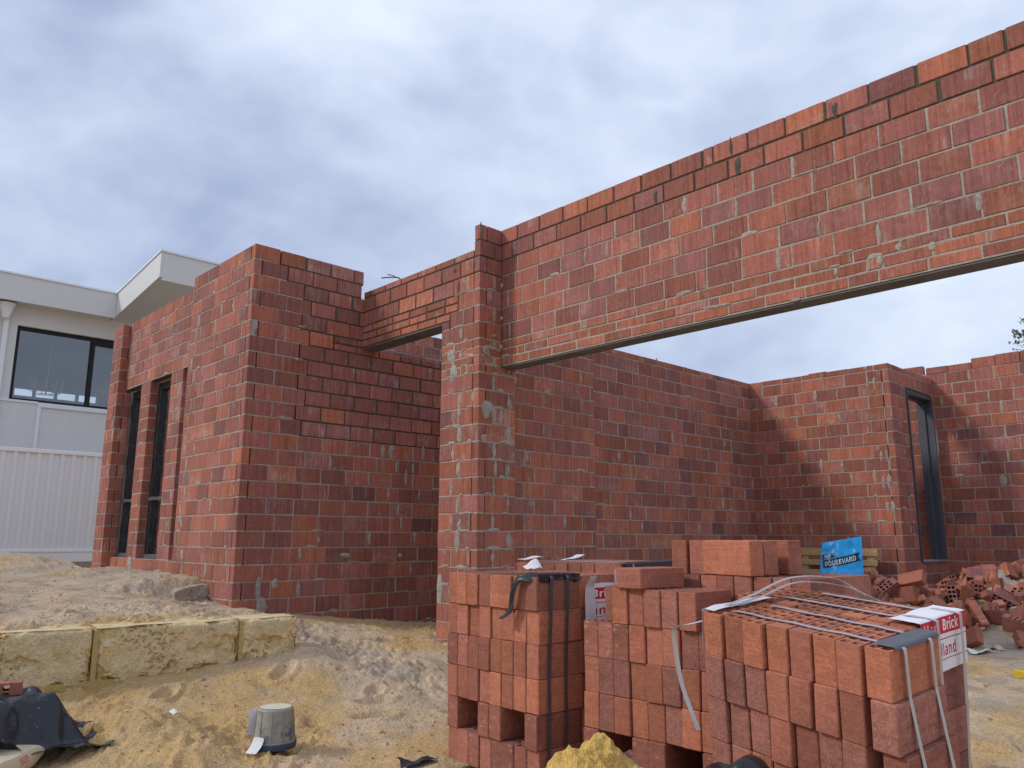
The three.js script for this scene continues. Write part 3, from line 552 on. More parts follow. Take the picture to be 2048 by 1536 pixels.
// ---------------------------------------------------------------- neighbouring house
{
  const renderTex = texture(512, (i, x, y) => { const s = y * N + x, k = 1 + (fFine[s] - .5) * .1 + (fA[s] - .5) * .12; return [.72 * k, .71 * k, .69 * k]; });
  const rend = new THREE.MeshStandardMaterial({ map: renderTex, bumpMap: mortarBump, bumpScale: .002, roughness: .95 });
  const trim = new THREE.MeshStandardMaterial({ color: new THREE.Color(.66, .665, .65), roughness: .7 }), white = new THREE.MeshStandardMaterial({ color: new THREE.Color(.80, .82, .84), roughness: .5 }), dark = new THREE.MeshStandardMaterial({ color: new THREE.Color(.008, .009, .012), roughness: .7 });
  const g = thing('neighbour_house', 'pale rendered flat-roofed house with a dark window beyond the fence', 'house', [-20, -.5, 0]);
  const Y = y => y + .5, X = x => x + 20;
  // front wall around the window opening: window y 2.95..4.6, z -5.9..-3.82
  mesh('wall', merge([bx(-.25, 0, 0, Y(2.93), -12, 4), bx(-.25, 0, Y(4.62), Y(5.2), -12, 4), bx(-.25, 0, Y(2.93), Y(4.62), -3.8, 4), bx(-.25, 0, Y(2.93), Y(4.62), -12, -7.3)]), rend, g);
  // room behind the window
  const inner = new THREE.MeshStandardMaterial({ color: new THREE.Color(.36, .36, .35), roughness: .9 });
  const op = [[3.822, 3.645, -4.668, -5.10], [3.835, 3.66, -5.17, -5.62], [3.852, 3.678, -5.69, -6.15], [3.866, 3.70, -6.22, -6.68]], bw = []; let z = -3.4;
  bw.push(bx(-4.1, -4.0, Y(2.7), Y(3.66), -8, -3.4), bx(-4.1, -4.0, Y(3.85), Y(4.9), -8, -3.4));
  for (const [a, b, z0, z1] of op) { bw.push(bx(-4.1, -4.0, Y(3.66), Y(3.85), z0, z)); z = z1; } bw.push(bx(-4.1, -4.0, Y(3.66), Y(3.85), -8, z));
  bw.push(bx(-4.1, -.25, Y(2.6), Y(2.7), -8, -3.4), bx(-4.1, -.25, Y(4.9), Y(5.0), -8, -3.4), bx(-4.1, -.25, Y(2.7), Y(4.9), -3.4, -3.3), bx(-4.1, -.25, Y(2.7), Y(4.9), -8.1, -8.0));
  mesh('room', merge(bw), inner, g);
  const w = mesh('window', merge([bx(-.16, -.08, Y(4.54), Y(4.62), -7.3, -3.8), bx(-.16, -.08, Y(2.93), Y(3.0), -7.3, -3.8), bx(-.16, -.08, Y(3.0), Y(4.54), -3.875, -3.8), bx(-.16, -.07, Y(3.0), Y(4.54), -5.44, -5.345), bx(-.158, -.08, Y(4.44), Y(4.54), -7.3, -5.44)]), dark, g);
  const glass = new THREE.MeshPhysicalMaterial({ color: new THREE.Color(.86, .89, .9), transmission: 1, thickness: 0, roughness: .02, ior: 2.0, specularIntensity: 1 });
  mesh('pane', bx(-.125, -.12, Y(3.0), Y(4.54), -5.345, -3.875), glass, w); mesh('pane', bx(-.125, -.12, Y(3.0), Y(4.44), -7.3, -5.44), glass, w);
  mesh('sill_band', bx(0, .05, Y(2.83), Y(2.93), -9, -4.36), white, g); mesh('sill_band', bx(0, .03, Y(2.90), Y(2.945), -4.36, 4), white, g);
  mesh('wall_trim', bx(0, .045, Y(.5), Y(2.83), -4.43, -4.36), white, g);
  const d = mesh('downpipe', uvBox(new RoundedBoxGeometry(.1, 5, .1, 2, .015).translate(.06, Y(2.35), -3.56)), white, g);
  const fun = new THREE.CylinderGeometry(.17, .065, .34, 20, 1); fun.translate(.18, Y(4.86), -3.52); mesh('rainwater_head', fun, white, d);
  const rim = new THREE.TorusGeometry(.165, .008, 6, 24); rim.rotateX(Math.PI / 2); rim.translate(.18, Y(5.032), -3.52); mesh('rainwater_rim', rim, dark, d);
  // eaves: fascia along the wall, stepping out toward the right
  const climb = q => { const p = q.attributes.position; for (let i = 0; i < p.count; i++) { const x = p.getX(i); if (x > .54) p.setY(i, p.getY(i) + (x - .47) / 2.73 * .34); } return q; };
  const f = mesh('fascia', climb(merge([bx(.44, .5, Y(5.03), Y(5.61), -5.64, 4), bx(.44, 3.2, Y(5.06), Y(5.62), -5.70, -5.645), bx(3.14, 3.2, Y(5.0), Y(5.615), -12, -5.702)])), trim, g);
  mesh('roof_edge', climb(merge([bx(.42, .53, Y(5.612), Y(5.65), -5.64, 4), bx(.42, 3.23, Y(5.622), Y(5.66), -5.70, -5.62), bx(3.12, 3.23, Y(5.617), Y(5.655), -12, -5.703)])), white, f);
  mesh('soffit', climb(merge([bx(0, .44, Y(5.08), Y(5.1), -5.64, 4), bx(-.1, 3.14, Y(5.082), Y(5.1), -12, -5.702)])), trim, g);
  mesh('roof', bx(-8, .42, Y(5.56), Y(5.6), -12, 4), trim, g); mesh('roof', climb(bx(.42, 3.1, Y(5.57), Y(5.6), -12, -5.71)), trim, g);
  mesh('back_wall', bx(-8, -7.8, 0, Y(3.2), -12, 4), rend, g);
  // chandelier inside
  const c = thing('chandelier', 'candle-style chandelier hanging behind the dark house window', 'chandelier', [-21.5, 3.33, -4.84]);
  const brass = new THREE.MeshStandardMaterial({ color: new THREE.Color(.55, .5, .42), roughness: .4, metalness: .3 });
  mesh('stem', new THREE.CylinderGeometry(.011, .011, 1.5, 8).translate(0, .75, 0), brass, c);
  for (let k = 0; k < 9; k++) { const a = k / 9 * Math.PI * 2 + .3, dx = Math.cos(a) * .34, dz = Math.sin(a) * .34; const arm = mesh('arm', tube([V3(0, .06, 0), V3(dx * .5, .03, dz * .5), V3(dx, .1, dz)], .006, 6), brass, c); mesh('candle', new THREE.CylinderGeometry(.010, .010, .27, 8).translate(dx, .23, dz), brass, arm); }
}

// ---------------------------------------------------------------- window frames
const wrapTex = texture(512, (i, x, y) => { const s = y * N + x, k = sScr2[s] * .35 + sstep(.62, .75, fC[s]) * .1; return [.010 + k, .011 + k, .014 + k]; });
const blackWrap = new THREE.MeshStandardMaterial({ map: wrapTex, roughness: .5, bumpMap: mortarBump, bumpScale: .012 });
function crumple(geo, amp, f, seed) { const p = geo.attributes.position; for (let i = 0; i < p.count; i++) { const x = p.getX(i), y = p.getY(i), z = p.getZ(i); p.setXYZ(i, x + (fbm(x * f, y * f, z * f + seed, 3) - .5) * amp, y + (fbm(x * f + 9, y * f, z * f + seed, 3) - .5) * amp, z + (fbm(x * f, y * f + 9, z * f + seed, 3) - .5) * amp); } geo.computeVertexNormals(); return geo; }
const post = (w, h, d, x, y, z, seed) => crumple(new THREE.BoxGeometry(w, h, d, 3, Math.max(2, Math.round(h * 14)), 3).translate(x, y, z), .035, 9, seed);
[['dark plastic wrapped window frame in the opening beside the end pier', -12.1, .663], ['dark plastic wrapped window frame in the opening between the two brick mullions', -11.08, .73]].forEach(([label, x0, w], n) => {
  const g = thing('window_frame', label, 'window frame', [x0, -.28, -3.9]);
  mesh('jamb', post(.085, 2.34, .1, .045, 1.17, 0, n + 1), blackWrap, g); mesh('jamb', post(.04, 2.34, .06, w - .02, 1.17, -.06, n + 5), blackWrap, g);
  mesh('head', post(w, .09, .1, w / 2, 2.29, -.01, n + 9), blackWrap, g);
  const ml = new THREE.MeshStandardMaterial({ map: mortarTexOf([.2, .2, .19], 1), roughness: 1, bumpMap: mortarBump, bumpScale: .02 });
  for (const y of [.77, .02]) { const t = mesh(y > .5 ? 'transom' : 'sill', crumple(new THREE.BoxGeometry(w - .08, y > .5 ? .035 : .05, .12, 8, 2, 3).translate(w / 2 + .02, y, .015), .05, 11, n + y), y > .5 ? ml : ml, g); }
});
{
  const steelTex = texture(512, (i, x, y) => { const s = y * N + x, k = .75 + .5 * fStreak2[s] + (fB[s] - .5) * .4; return [.075 * k, .085 * k, .105 * k]; });
  const st = new THREE.MeshStandardMaterial({ map: steelTex, roughness: .55, metalness: .2 });
  const g = thing('window_frame', 'tall grey steel window frame in the narrow garage wall beside the rear wall', 'window frame', [-4.155, -.315, -11.577]);
  // local: z runs from 0 (near jamb) to -.978; x from 0 outwards face to -.2
  const h = 2.375, w = .978;
  mesh('jamb', merge([bx(-.2, .012, 0, h, -.045, 0), bx(-.12, -.09, .01, h - .01, -.07, -.045)]), st, g);
  mesh('jamb', merge([bx(-.2, .012, 0, h, -w, -w + .045), bx(-.125, -.085, .01, h - .05, -w + .045, -w + .075), bx(-.03, .02, 0, h, -w + .045, -w + .055)]), st, g);
  mesh('head', merge([bx(-.2, .012, h - .05, h, -w + .045, -.045), bx(-.125, -.085, h - .075, h - .05, -w + .045, -.045)]), st, g);
  mesh('sill', bx(-.2, .03, 0, .022, -w + .045, -.045), new THREE.MeshStandardMaterial({ color: new THREE.Color(.3, .3, .29), roughness: .6, metalness: .3 }), g);
}
// bent rods on top of the short lintel wall
{
  const g = thing('bent_rod', 'thin bent steel tie sticking up from the short lintel wall', 'steel tie', [-7.25, 2.9, -5.1]);
  const st = new THREE.MeshStandardMaterial({ color: new THREE.Color(.06, .055, .05), roughness: .6, metalness: .5 });
  mesh('rod', tube([V3(0, -.03, 0), V3(0, .02, .0), V3(-.03, .045, .01), V3(-.17, .075, .05), V3(-.27, .085, .08)], .008, 6), st, g); mesh('rod', tube([V3(-.05, .052, .015), V3(-.12, .09, .035), V3(-.19, .115, .05)], .006, 6), st, g);
}
// ---------------------------------------------------------------- brick packs
const strapMat = new THREE.MeshStandardMaterial({ color: new THREE.Color(.58, .59, .61), roughness: .4, metalness: .7 });
const strapDark = new THREE.MeshStandardMaterial({ color: new THREE.Color(.13, .13, .135), roughness: .45, metalness: .6 });
const cored = [1, 2, 3, 4].map(s => coredGeo(BL, BH, .0895, s * 31));
const solidPack = (v) => brickGeo(BL, BH, .0895, 20 + v);
/* pack in local axes: x = along the header face, z = -depth (one brick length per row), y up from its base.
   cell(layer from top, row, col) says whether a brick is there; jitter in metres */
function pack(g, o) {
  const r = rngOf(o.seed), w = o.w, c = .1635;
  const top = o.layers * c;
  for (let l = 0; l < o.layers; l++) for (let b = 0; b < o.rows; b++) for (let a = 0; a < o.cols; a++) {
    if (o.skip && o.skip(l, b, a)) continue;
    // bricks inside the pack are not seen
    const seen = b === 0 || a === o.cols - 1 || a === 0 || l === 0 || b === o.rows - 1 || (o.show && o.show(l, b, a)) ; if (!seen) continue;
    const open = (o.isOpen && o.isOpen(l, b, a)) || l === 0;
    const mi = o.tone ? o.tone(l, b, a, r) : Math.floor(r() * 3); const m = mesh('brick', open ? cored[Math.floor(r() * 4)] : solidPack(Math.floor(r() * 6)), packMats[mi * 3 + Math.floor(r() * 3)], g);
    const sh = o.shift ? o.shift(l, b, a) : [0, 0, 0];
    m.position.set((a + .5) * w + (r() - .5) * .005 + sh[0], top - (l + .5) * c + (sh[1] || 0), -(b + .5) * (BL + .006) + (r() - .5) * .018 + sh[2]);
    m.rotation.y = Math.PI / 2 + (r() - .5) * .03; m.rotation.x = (r() - .5) * .006;
    if (r() < .5) m.rotation.y += Math.PI;
  }
}
function wrapTexture() { // printed paper sleeve
  const cv = document.createElement('canvas'); cv.width = 1024; cv.height = 512; const c = cv.getContext('2d');
  c.fillStyle = '#e9e7ea'; c.fillRect(0, 0, 1024, 512); c.fillStyle = '#c8202f'; c.fillRect(0, 60, 1024, 150);
  c.fillStyle = '#f4f2f2'; c.font = 'bold 140px sans-serif'; c.textAlign = 'left'; c.fillText('Maxi', 90, 185); c.fillText('Brick', 520, 185);
  c.strokeStyle = '#c8202f'; c.lineWidth = 10; c.strokeText('Maxi', 90, 185);
  c.fillStyle = '#b02a44'; c.fillRect(0, 250, 1024, 10); c.fillRect(0, 430, 1024, 8);
  c.fillStyle = '#c8202f'; c.font = 'bold 150px sans-serif'; c.fillText('Midland', 200, 405);
  const t = new THREE.CanvasTexture(cv); t.colorSpace = THREE.SRGBColorSpace; return t;
}
const sleeve = new THREE.MeshStandardMaterial({ map: wrapTexture(), roughness: .6, side: THREE.DoubleSide });
const plainPaper = new THREE.MeshStandardMaterial({ map: texture(256, (i, x, y) => { const s = y * N + x, k = .7 + (fB[s] - .5) * .2; return [.78 * k + .12, .76 * k + .12, .78 * k + .12]; }), roughness: .7, side: THREE.DoubleSide });
const rubberStrip = new THREE.MeshStandardMaterial({ color: new THREE.Color(.018, .02, .024), roughness: .38, side: THREE.DoubleSide });
const greyStrip = new THREE.MeshStandardMaterial({ color: new THREE.Color(.10, .105, .12), roughness: .5, side: THREE.DoubleSide });
// ---- pack 1: tall strapped pack left
{
  const g = thing('brick_pack', 'tall strapped pack of red bricks nearest the pillar with black corner strip', 'brick pack', [-3.595, -1.175, -2.923], -2.2 * Math.PI / 180);
  pack(g, { seed: 201, layers: 6, rows: 2, cols: 8, w: .0915, skip: (l, b, a) => l === 4 && (a === 1 || a === 2 || a === 5 || a === 6), show: (l, b, a) => l === 4 || l === 5, isOpen: (l, b, a) => l === 5, tone: (l, b, a, r) => l >= 4 || (l === 2 && a < 2) ? 3 : r() < .55 ? 0 : 1, shift: (l, b, a) => [0, 0, l === 0 ? .012 : l === 5 ? -.004 : 0] });
  const W = 8 * .0915, top = .983;
  for (const z of [-.085, -.20]) { const pts = []; for (let i = 0; i <= 8; i++) pts.push(V3(lerp(.02, W + .006, i / 8), top + .004 + (i < 8 ? .003 * Math.sin(i) : 0), z)); pts.push(V3(W + .016, top - .01, z)); for (let i = 1; i <= 6; i++) pts.push(V3(W + .012 + .004 * Math.sin(i * 1.7), top - i * .163, z + .004 * i)); mesh('strap', ribbon(pts, V3(0, 0, 1), .019), strapDark, g); }
  // black rubber strip over the top right corner, its end hanging down the front
  const pts = [V3(W - .01, top + .008, -.30), V3(W - .02, top + .012, -.2), V3(W - .025, top + .012, -.08), V3(W - .05, top + .013, -.005), V3(W - .1, top - .005, .03), V3(W - .13, top - .06, .04), V3(W - .15, top - .13, .035), V3(W - .175, top - .185, .045), V3(W - .21, top - .215, .06)];
  const cr = new THREE.CatmullRomCurve3(pts).getPoints(36), gg = smoothGrid(36, 5, (s, t) => { const p = cr[Math.round(s * 36)], k = (t - .5); const topPart = 1 - sstep(.42, .62, s); return [p.x + k * .055 * (topPart) + k * .05 * (1 - topPart), p.y + k * -.012 * topPart - (Math.abs(k) * .03) * topPart * (k > 0 ? 1.6 : .1), p.z + .006 * Math.sin(t * 6 + s * 20) + k * .012 * (1 - topPart), s, t]; });
  mesh('corner_strip', gg, rubberStrip, g);
  const skirt = smoothGrid(24, 4, (s, t) => [W + .004 + .004 * Math.sin(s * 30), top + .01 - t * (.03 + .014 * Math.sin(s * 9)), -.005 - s * .3, s, t]); mesh('corner_strip', skirt, rubberStrip, g);
  const p2 = smoothGrid(10, 6, (s, t) => [.05 + s * .12 + .02 * t, top + .006 + .06 * t * Math.sin(s * 3.1) + .02 * n3(s * 5, t * 5, 1), -.5 - .05 * t, s, t]); mesh('paper_scrap', p2, plainPaper, g);
  const p3 = smoothGrid(6, 12, (s, t) => [-.012 - .03 * Math.sin(t * 3), top - .16 - t * .25, -.12 - s * .12 - .02 * Math.sin(t * 5), s, t]); mesh('paper_scrap', p3, plainPaper, g);
}
// ---- pack behind it
{
  const g = thing('brick_pack', 'strapped brick pack behind the tall pack with a printed paper sleeve on its corner', 'brick pack', [-3.76, -1.135, -3.62], 14 * Math.PI / 180);
  pack(g, { seed: 211, layers: 6, rows: 3, cols: 8, w: .0915, tone: (l, b, a, r) => r() < .5 ? 1 : 2 });
  const W = 8 * .0915, top = .983;
  for (const z of [-.14, -.36]) { const pts = [V3(.05, top + .004, z), V3(W * .5, top + .006, z), V3(W + .01, top + .004, z), V3(W + .013, top - .03, z), V3(W + .011, top - .4, z), V3(W + .011, .1, z)]; mesh('strap', ribbon(pts, V3(0, 0, 1), .019), strapMat, g); }
  mesh('corner_strip', smoothGrid(20, 6, (s, t) => [W - .05 + Math.min(t, .5) * .12 + .003 * Math.sin(s * 20), top + .007 - Math.max(0, t - .5) * .07, -.02 - s * .86, s, t]), rubberStrip, g);
  mesh('paper_strip', crumple(smoothGrid(26, 4, (s, t) => [-.03 + t * .07, top + .014 + .012 * Math.sin(s * 8), -.05 - s * .85, s, t]), .03, 8, 3), plainPaper, g);
}
// printed sleeve and paper tails between the packs
{
  const g = thing('paper_sleeve', 'red and white printed paper sleeve hanging between the two left packs', 'paper sleeve', [-2.835, -.405, -3.245], 84 * Math.PI / 180);
  mesh('printed_panel', crumple(smoothGrid(14, 10, (s, t) => [s * .28, -.03 + t * .2, .012 + .01 * Math.sin(s * 5), .5 + s * .5, t]), .012, 9, 1), sleeve, g);
  mesh('paper_tail', crumple(smoothGrid(5, 16, (s, t) => [-.05 + s * .075 - .03 * sstep(.6, 1, t) * (s - .5), -.05 + t * .26, .03 + .03 * sstep(.75, 1, t), s, t]), .016, 8, 2), plainPaper, g);
  mesh('paper_tail', crumple(smoothGrid(6, 8, (s, t) => [.19 + s * .07, .12 + t * .12 , .03 - .03 * t, s, t]), .04, 12, 6), plainPaper, g);
}
// ---- opened stack in the middle
{
  const g = thing('brick_stack', 'opened unstrapped brick stack between the strapped packs with fork gaps at its foot', 'brick stack', [-2.69, -1.215, -3.03], 2.0 * Math.PI / 180);
  pack(g, { seed: 221, layers: 5, rows: 1, cols: 9, w: .0925, skip: (l, b, a) => l === 3 && (a === 1 || a === 2 || a === 5 || a === 6), isOpen: (l) => l === 4, tone: (l, b, a, r) => (l === 0 && a < 3) ? 3 : l >= 3 ? 3 : r() < .5 ? 0 : r() < .6 ? 1 : 2, show: (l) => l >= 3 });
}
function loose(geo, mat, pos, rot, label, group) { const m = mesh('loose_brick', geo, mat, scene); m.position.set(...pos); m.rotation.set(...rot.map(d => d * Math.PI / 180), 'YXZ'); return tag(m, label, 'brick', group); }
['leftmost upright brick of the short top row on the opened middle stack', 'mortar-spattered upright brick second from left in the short top row of the opened stack', 'middle upright brick of the five in the short top row of the opened stack', 'upright brick second from right in the short top row of the opened stack', 'rightmost upright brick of the short top row on the opened middle stack'].forEach((label, a) =>
  loose(cored[a % 4], packMats[[0, 3, 1, 2, 1][a] * 3 + 1], [-2.515 + (a + .5) * .0955, -.3965 + .0815, -3.205 + [.01, -.005, .012, 0, .006][a] + a * .003], [0, 90 + [1, -2, 1.5, -1, 2][a], 0], label, 'top row of the opened stack'));
loose(brickGeo(BL, .092, .162, 41), packMats[4], [-2.375, -.186, -3.17], [0, 84, 0], 'brown brick lying flat on the left end of the opened stack top row');
loose(cored[1], packMats[9], [-2.565, -.315, -3.27], [0, 88, 0], 'mortar crusted brick left of the short top row on the opened stack');
// ---- farther stack at the back of the middle one
{
  const g = thing('brick_stack', 'partly used brick stack behind the opened middle stack carrying five upper bricks', 'brick stack', [-2.52, -1.155, -3.37], 0);
  pack(g, { seed: 231, layers: 6, rows: 2, cols: 9, w: .0945, tone: (l, b, a, r) => 1 + Math.floor(r() * 2) });
}
[[-2.375, -3.56, 0], [-2.282, -3.57, 1]].forEach(([x, z, i]) => loose(cored[i], packMats[3 + i], [x, -.091, z], [0, 91 + i * 3, 0], i ? 'right brick of the upright pair on the farther stack' : 'left brick of the upright pair on the farther stack'));
loose(brickGeo(BL, .162, .09, 44), packMats[2], [-2.085, -.091, -3.43], [0, -13, 0], 'orange brick turned broadside on top of the farther stack');
loose(brickGeo(BL, .162, .09, 45), packMats[5], [-2.065, -.091, -3.526], [0, -13, 0], 'brick tight behind the broadside orange brick on the farther stack');
loose(brickGeo(BL, .162, .09, 46), packMats[4], [-2.04, -.091, -3.72], [0, -16, 0], 'rightmost brick on top of the farther stack behind a dark gap');
// ---- pack 3: right, leaning
{
  const g = thing('brick_pack', 'leaning strapped brick pack nearest the camera at right with holes showing on top', 'brick pack', [-1.86, -.288, -2.815]);
  const y = 9 * Math.PI / 180, tA = -4.9 * Math.PI / 180, tB = 6.5 * Math.PI / 180;
  const A = V3(Math.cos(y) * Math.cos(tA), Math.sin(tA), Math.sin(y) * Math.cos(tA)), B0 = V3(Math.sin(y), 0, -Math.cos(y)), V0 = B0.clone().cross(A).multiplyScalar(-1).normalize(); if (V0.y < 0) V0.negate();
  const Bd = B0.clone().multiplyScalar(Math.cos(tB)).addScaledVector(V0, Math.sin(tB)), Vd = A.clone().cross(Bd).normalize(); if (Vd.y < 0) Vd.negate();
  g.quaternion.setFromRotationMatrix(new THREE.Matrix4().makeBasis(A, Vd, Bd.clone().negate()));
  const top = 6 * .1635; g.position.addScaledVector(Vd, -top);
  pack(g, { seed: 241, layers: 6, rows: 2, cols: 8, w: .0978, tone: (l, b, a, r) => l >= 1 ? (r() < .6 ? 2 : 1) : (r() < .6 ? 0 : 1), skip: (l, b, a) => l === 4 && (a === 2 || a === 5), show: (l) => l === 4, shift: (l, b, a) => [b === 1 ? -.085 : l > 0 && a > 6 ? .018 * Math.min(l, 2) : 0, b === 1 && l === 0 ? .006 : 0, l === 2 ? -.012 * (a % 3 ? 1 : 0) : l > 2 ? -.012 : 0] });
  const W = 8 * .0978;
  for (const [z, x0, dark] of [[-.075, .1, 0], [-.235, .14, 0]]) { const pts = []; for (let i = 0; i <= 10; i++) pts.push(V3(lerp(x0, W - .002, i / 10), top + .005 + .002 * Math.sin(i * 2), z - (z < -.1 ? .02 : .01) * (1 - i / 10))); pts.push(V3(W + .01, top - .004, z), V3(W + .012, top - .02, z)); for (let i = 1; i <= 5; i++) pts.push(V3(W + .012 + (i > 1 ? .024 * Math.min(2, i - 1) : .002), top - i * .16, z - .006 * i)); mesh('strap', ribbon(pts, V3(0, 0, 1), .017), strapMat, g); }
  for (const [z, x0] of [[-.4, .1], [-.56, .16]]) { const pts = []; for (let i = 0; i <= 8; i++) pts.push(V3(lerp(x0, W - .075, i / 8), top + .012 + (i > 6 ? .012 : 0), z)); pts.push(V3(W - .052, top + .02, z), V3(W - .05, top - .1, z), V3(W - .05, top - .3, z), V3(W - .06, top - .6, z), V3(W - .06, top - .9, z)); mesh('strap', ribbon(pts, V3(0, 0, 1), .017), strapMat, g); }
  mesh('corner_strip', crumple(smoothGrid(24, 6, (s, t) => [W - .075 + Math.min(t, .72) * .11, top + .0085 - Math.max(0, t - .72) * .05, -.03 - s * .27, s, t]), .008, 12, 4), greyStrip, g);
  // printed sleeve over the end brick of the second row
  mesh('paper_sleeve', crumple(smoothGrid(18, 16, (s, t) => { const u = t * .30; const x = u < .11 ? W - .075 - .11 + u : W - .075 + .004, yy = u < .11 ? top + .022 : top + .022 - (u - .11); return [x, yy, -.315 - s * .31, .02 + s * .98, 1 - Math.max(0, (u - .09)) / .2]; }), .012, 10, 8), sleeve, g);
  mesh('paper_strip', crumple(smoothGrid(16, 5, (s, t) => [.005 + t * .055, top + .010 + .004 * Math.sin(s * 9), -.005 - s * .36, s, t]), .014, 9, 2), plainPaper, g);
  mesh('paper_strip', crumple(smoothGrid(3, 10, (s, t) => [-.006, top + .008 - t * .16, -.002 - s * .05, s, t]), .01, 9, 2), plainPaper, g);
  // slack straps looped over the back left corner and hanging in front
  mesh('slack_strap', ribbon(new THREE.CatmullRomCurve3([V3(.04, top + .012, -.08), V3(.05, top + .035, -.25), V3(.1, top + .085, -.45), V3(.22, top + .075, -.58), V3(.33, top + .02, -.6)]).getPoints(24), V3(1, 0, .15), .018), strapMat, g);
  mesh('slack_strap', ribbon(new THREE.CatmullRomCurve3([V3(.055, top + .012, -.1), V3(.075, top + .03, -.28), V3(.13, top + .07, -.44), V3(.27, top + .055, -.56), V3(.4, top + .015, -.58)]).getPoints(24), V3(1, 0, .15), .018), strapMat, g);
  const hang = new THREE.CatmullRomCurve3([V3(0, top - .035, -.1), V3(-.05, top - .055, .0), V3(-.1, top - .07, .04), V3(-.115, top - .085, .045), V3(-.112, top - .16, .045), V3(-.085, top - .3, .045), V3(-.02, top - .46, .035)]).getPoints(40);
  mesh('slack_strap', ribbon(hang, V3(.8, 0, -.6), .018), strapMat, g);
}
// ---------------------------------------------------------------- rubble heap: every brick its own thing
{
  const r = rngOf(909), halfs = [11, 12, 13].map(s => coredGeo(.17, BH, .0895, s, 6, 1)), long = [14, 15].map(s => coredGeo(.245, BH, .0895, s, 6, 1));
  const plate = [16, 17, 18].map(s => { const q = rngOf(s), sh = new THREE.Shape(), n = 7; for (let i = 0; i < n; i++) { const a = i / n * Math.PI * 2, k = .6 + .5 * q(); const x = Math.cos(a) * .1 * k, y = Math.sin(a) * .055 * k; i ? sh.lineTo(x, y) : sh.moveTo(x, y); } sh.closePath(); return uvBox(new THREE.ExtrudeGeometry(sh, { depth: .02, bevelEnabled: false }), TS, q(), q()); });
  const chunk = [21, 22, 23, 24].map(s => { const q = rngOf(s), sh = new THREE.Shape(), n = 6; for (let i = 0; i < n; i++) { const a = i / n * Math.PI * 2, k = .7 + .5 * q(); const x = Math.cos(a) * .085 * k, y = Math.sin(a) * .06 * k; i ? sh.lineTo(x, y) : sh.moveTo(x, y); } sh.closePath(); const g = new THREE.ExtrudeGeometry(sh, { depth: .035 + .05 * q(), bevelEnabled: true, bevelSize: .008, bevelThickness: .01, bevelSegments: 1 }); return uvBox(g, TS, q(), q()); });
  const geos = [...cored, brickGeo(BL, .162, .09, 47), brickGeo(BL, .162, .09, 48), ...halfs, ...halfs, ...long, ...chunk, ...chunk];
  const spots = []; let tries = 0;
  while (spots.length < 215 && tries++ < 9000) {
    const x = -5.0 + 3.1 * r(), z = -12.1 + 3.2 * r(); const y = gBase(x, z); if (y < -.97 && r() < .86) continue; if (x < -4.3 && z < -10.9) continue;
    if (z > -9.25 && x < -3.4) continue;
    if (spots.some(p => Math.hypot(p[0] - x, p[1] - z) < .105)) continue; spots.push([x, z, y]);
  }
  spots.forEach(([x, z, y], i) => {
    const half = r(), gi = Math.floor(r() * geos.length), geo = geos[gi], whole = gi < 6;
    const m = mesh('rubble_brick', geo, r() < .45 ? brickMats[Math.floor(r() * 12)] : packMats[Math.floor(r() * 9)], scene); m.position.set(x, y + .055 + r() * .05, z); m.rotation.set((r() - .5) * 2.6, r() * 6.3, (r() - .5) * 2.6);
    tag(m, whole ? 'whole discarded brick tumbled in the rubble heap by the rear wall' : 'broken discarded brick piece in the rubble heap by the rear wall', 'brick', whole ? 'whole bricks in the rubble heap' : 'broken bricks in the rubble heap');
  });
  for (let i = 0; i < 130; i++) {
    let x, z, y; do { x = -5 + 3.2 * r(); z = -12 + 3.4 * r(); y = gBase(x, z); } while (y < -1.03 && r() < .7);
    const m = mesh('brick_shard', plate[i % 3], i % 3 ? brickMats[Math.floor(r() * 9)] : M.mortar, scene); m.position.set(x, y + .04 + r() * .06, z); m.rotation.set(r() * 3, r() * 6, r() * 3); const k = .4 + r() * 1.1; m.scale.set(k, k, k);
    tag(m, i % 3 ? 'thin red brick shard scattered over the rubble heap' : 'grey slab of old mortar lying in the rubble heap', i % 3 ? 'brick shard' : 'mortar slab', i % 3 ? 'brick shards on the rubble heap' : 'mortar slabs on the rubble heap');
  }
}
loose(cored[0], packMats[1], [-4.02, -.50, -9.18], [8, 40, 6], 'orange brick lying across the foot of the blue bag');
loose(brickGeo(BL, .162, .09, 49), packMats[4], [-3.62, -.46, -9.75], [-38, -20, 18], 'pink brick tipped on edge just right of the blue bag');
// ---------------------------------------------------------------- pallet
{
  const woodTex = texture(512, (i, x, y) => { const s = x * N + y, k = .75 + .5 * fStreak2[s] + (fFine[s] - .5) * .2; return [.50 * k, .325 * k, .155 * k]; });
  const wood = new THREE.MeshStandardMaterial({ map: woodTex, roughness: .85 });
  const g = thing('wooden_pallet', 'pale wooden pallet leaning against the back wall behind the blue bag', 'pallet', [-4.95, -1.02, -10.72], 0);
  g.rotation.x = -.16;
  const board = (w, h, d, v) => uvBox(chamferBox(w, h, d, .004, .003, rngOf(v)), 2, v * .13, v * .31);
  for (const y of [.84, .70, .565, .43, .29, .15, .03]) { const m = mesh('board', board(1.08, .075 + (y > .8 ? .025 : 0), .02, Math.round(y * 100)), wood, g); m.position.set(0, y, .06); m.rotation.z = (y * 77 % 3 - 1.5) * .006; }
  for (const x of [-.46, 0, .44]) { const m = mesh('bearer', board(.09, .82, .07, 50 + Math.round(x * 10)), wood, g); m.position.set(x, .42, .012); }
  for (const y of [.8, .5, .1]) { const m = mesh('board', board(1.05, .09, .018, 80 + Math.round(y * 10)), wood, g); m.position.set(0, y, -.035); }
}
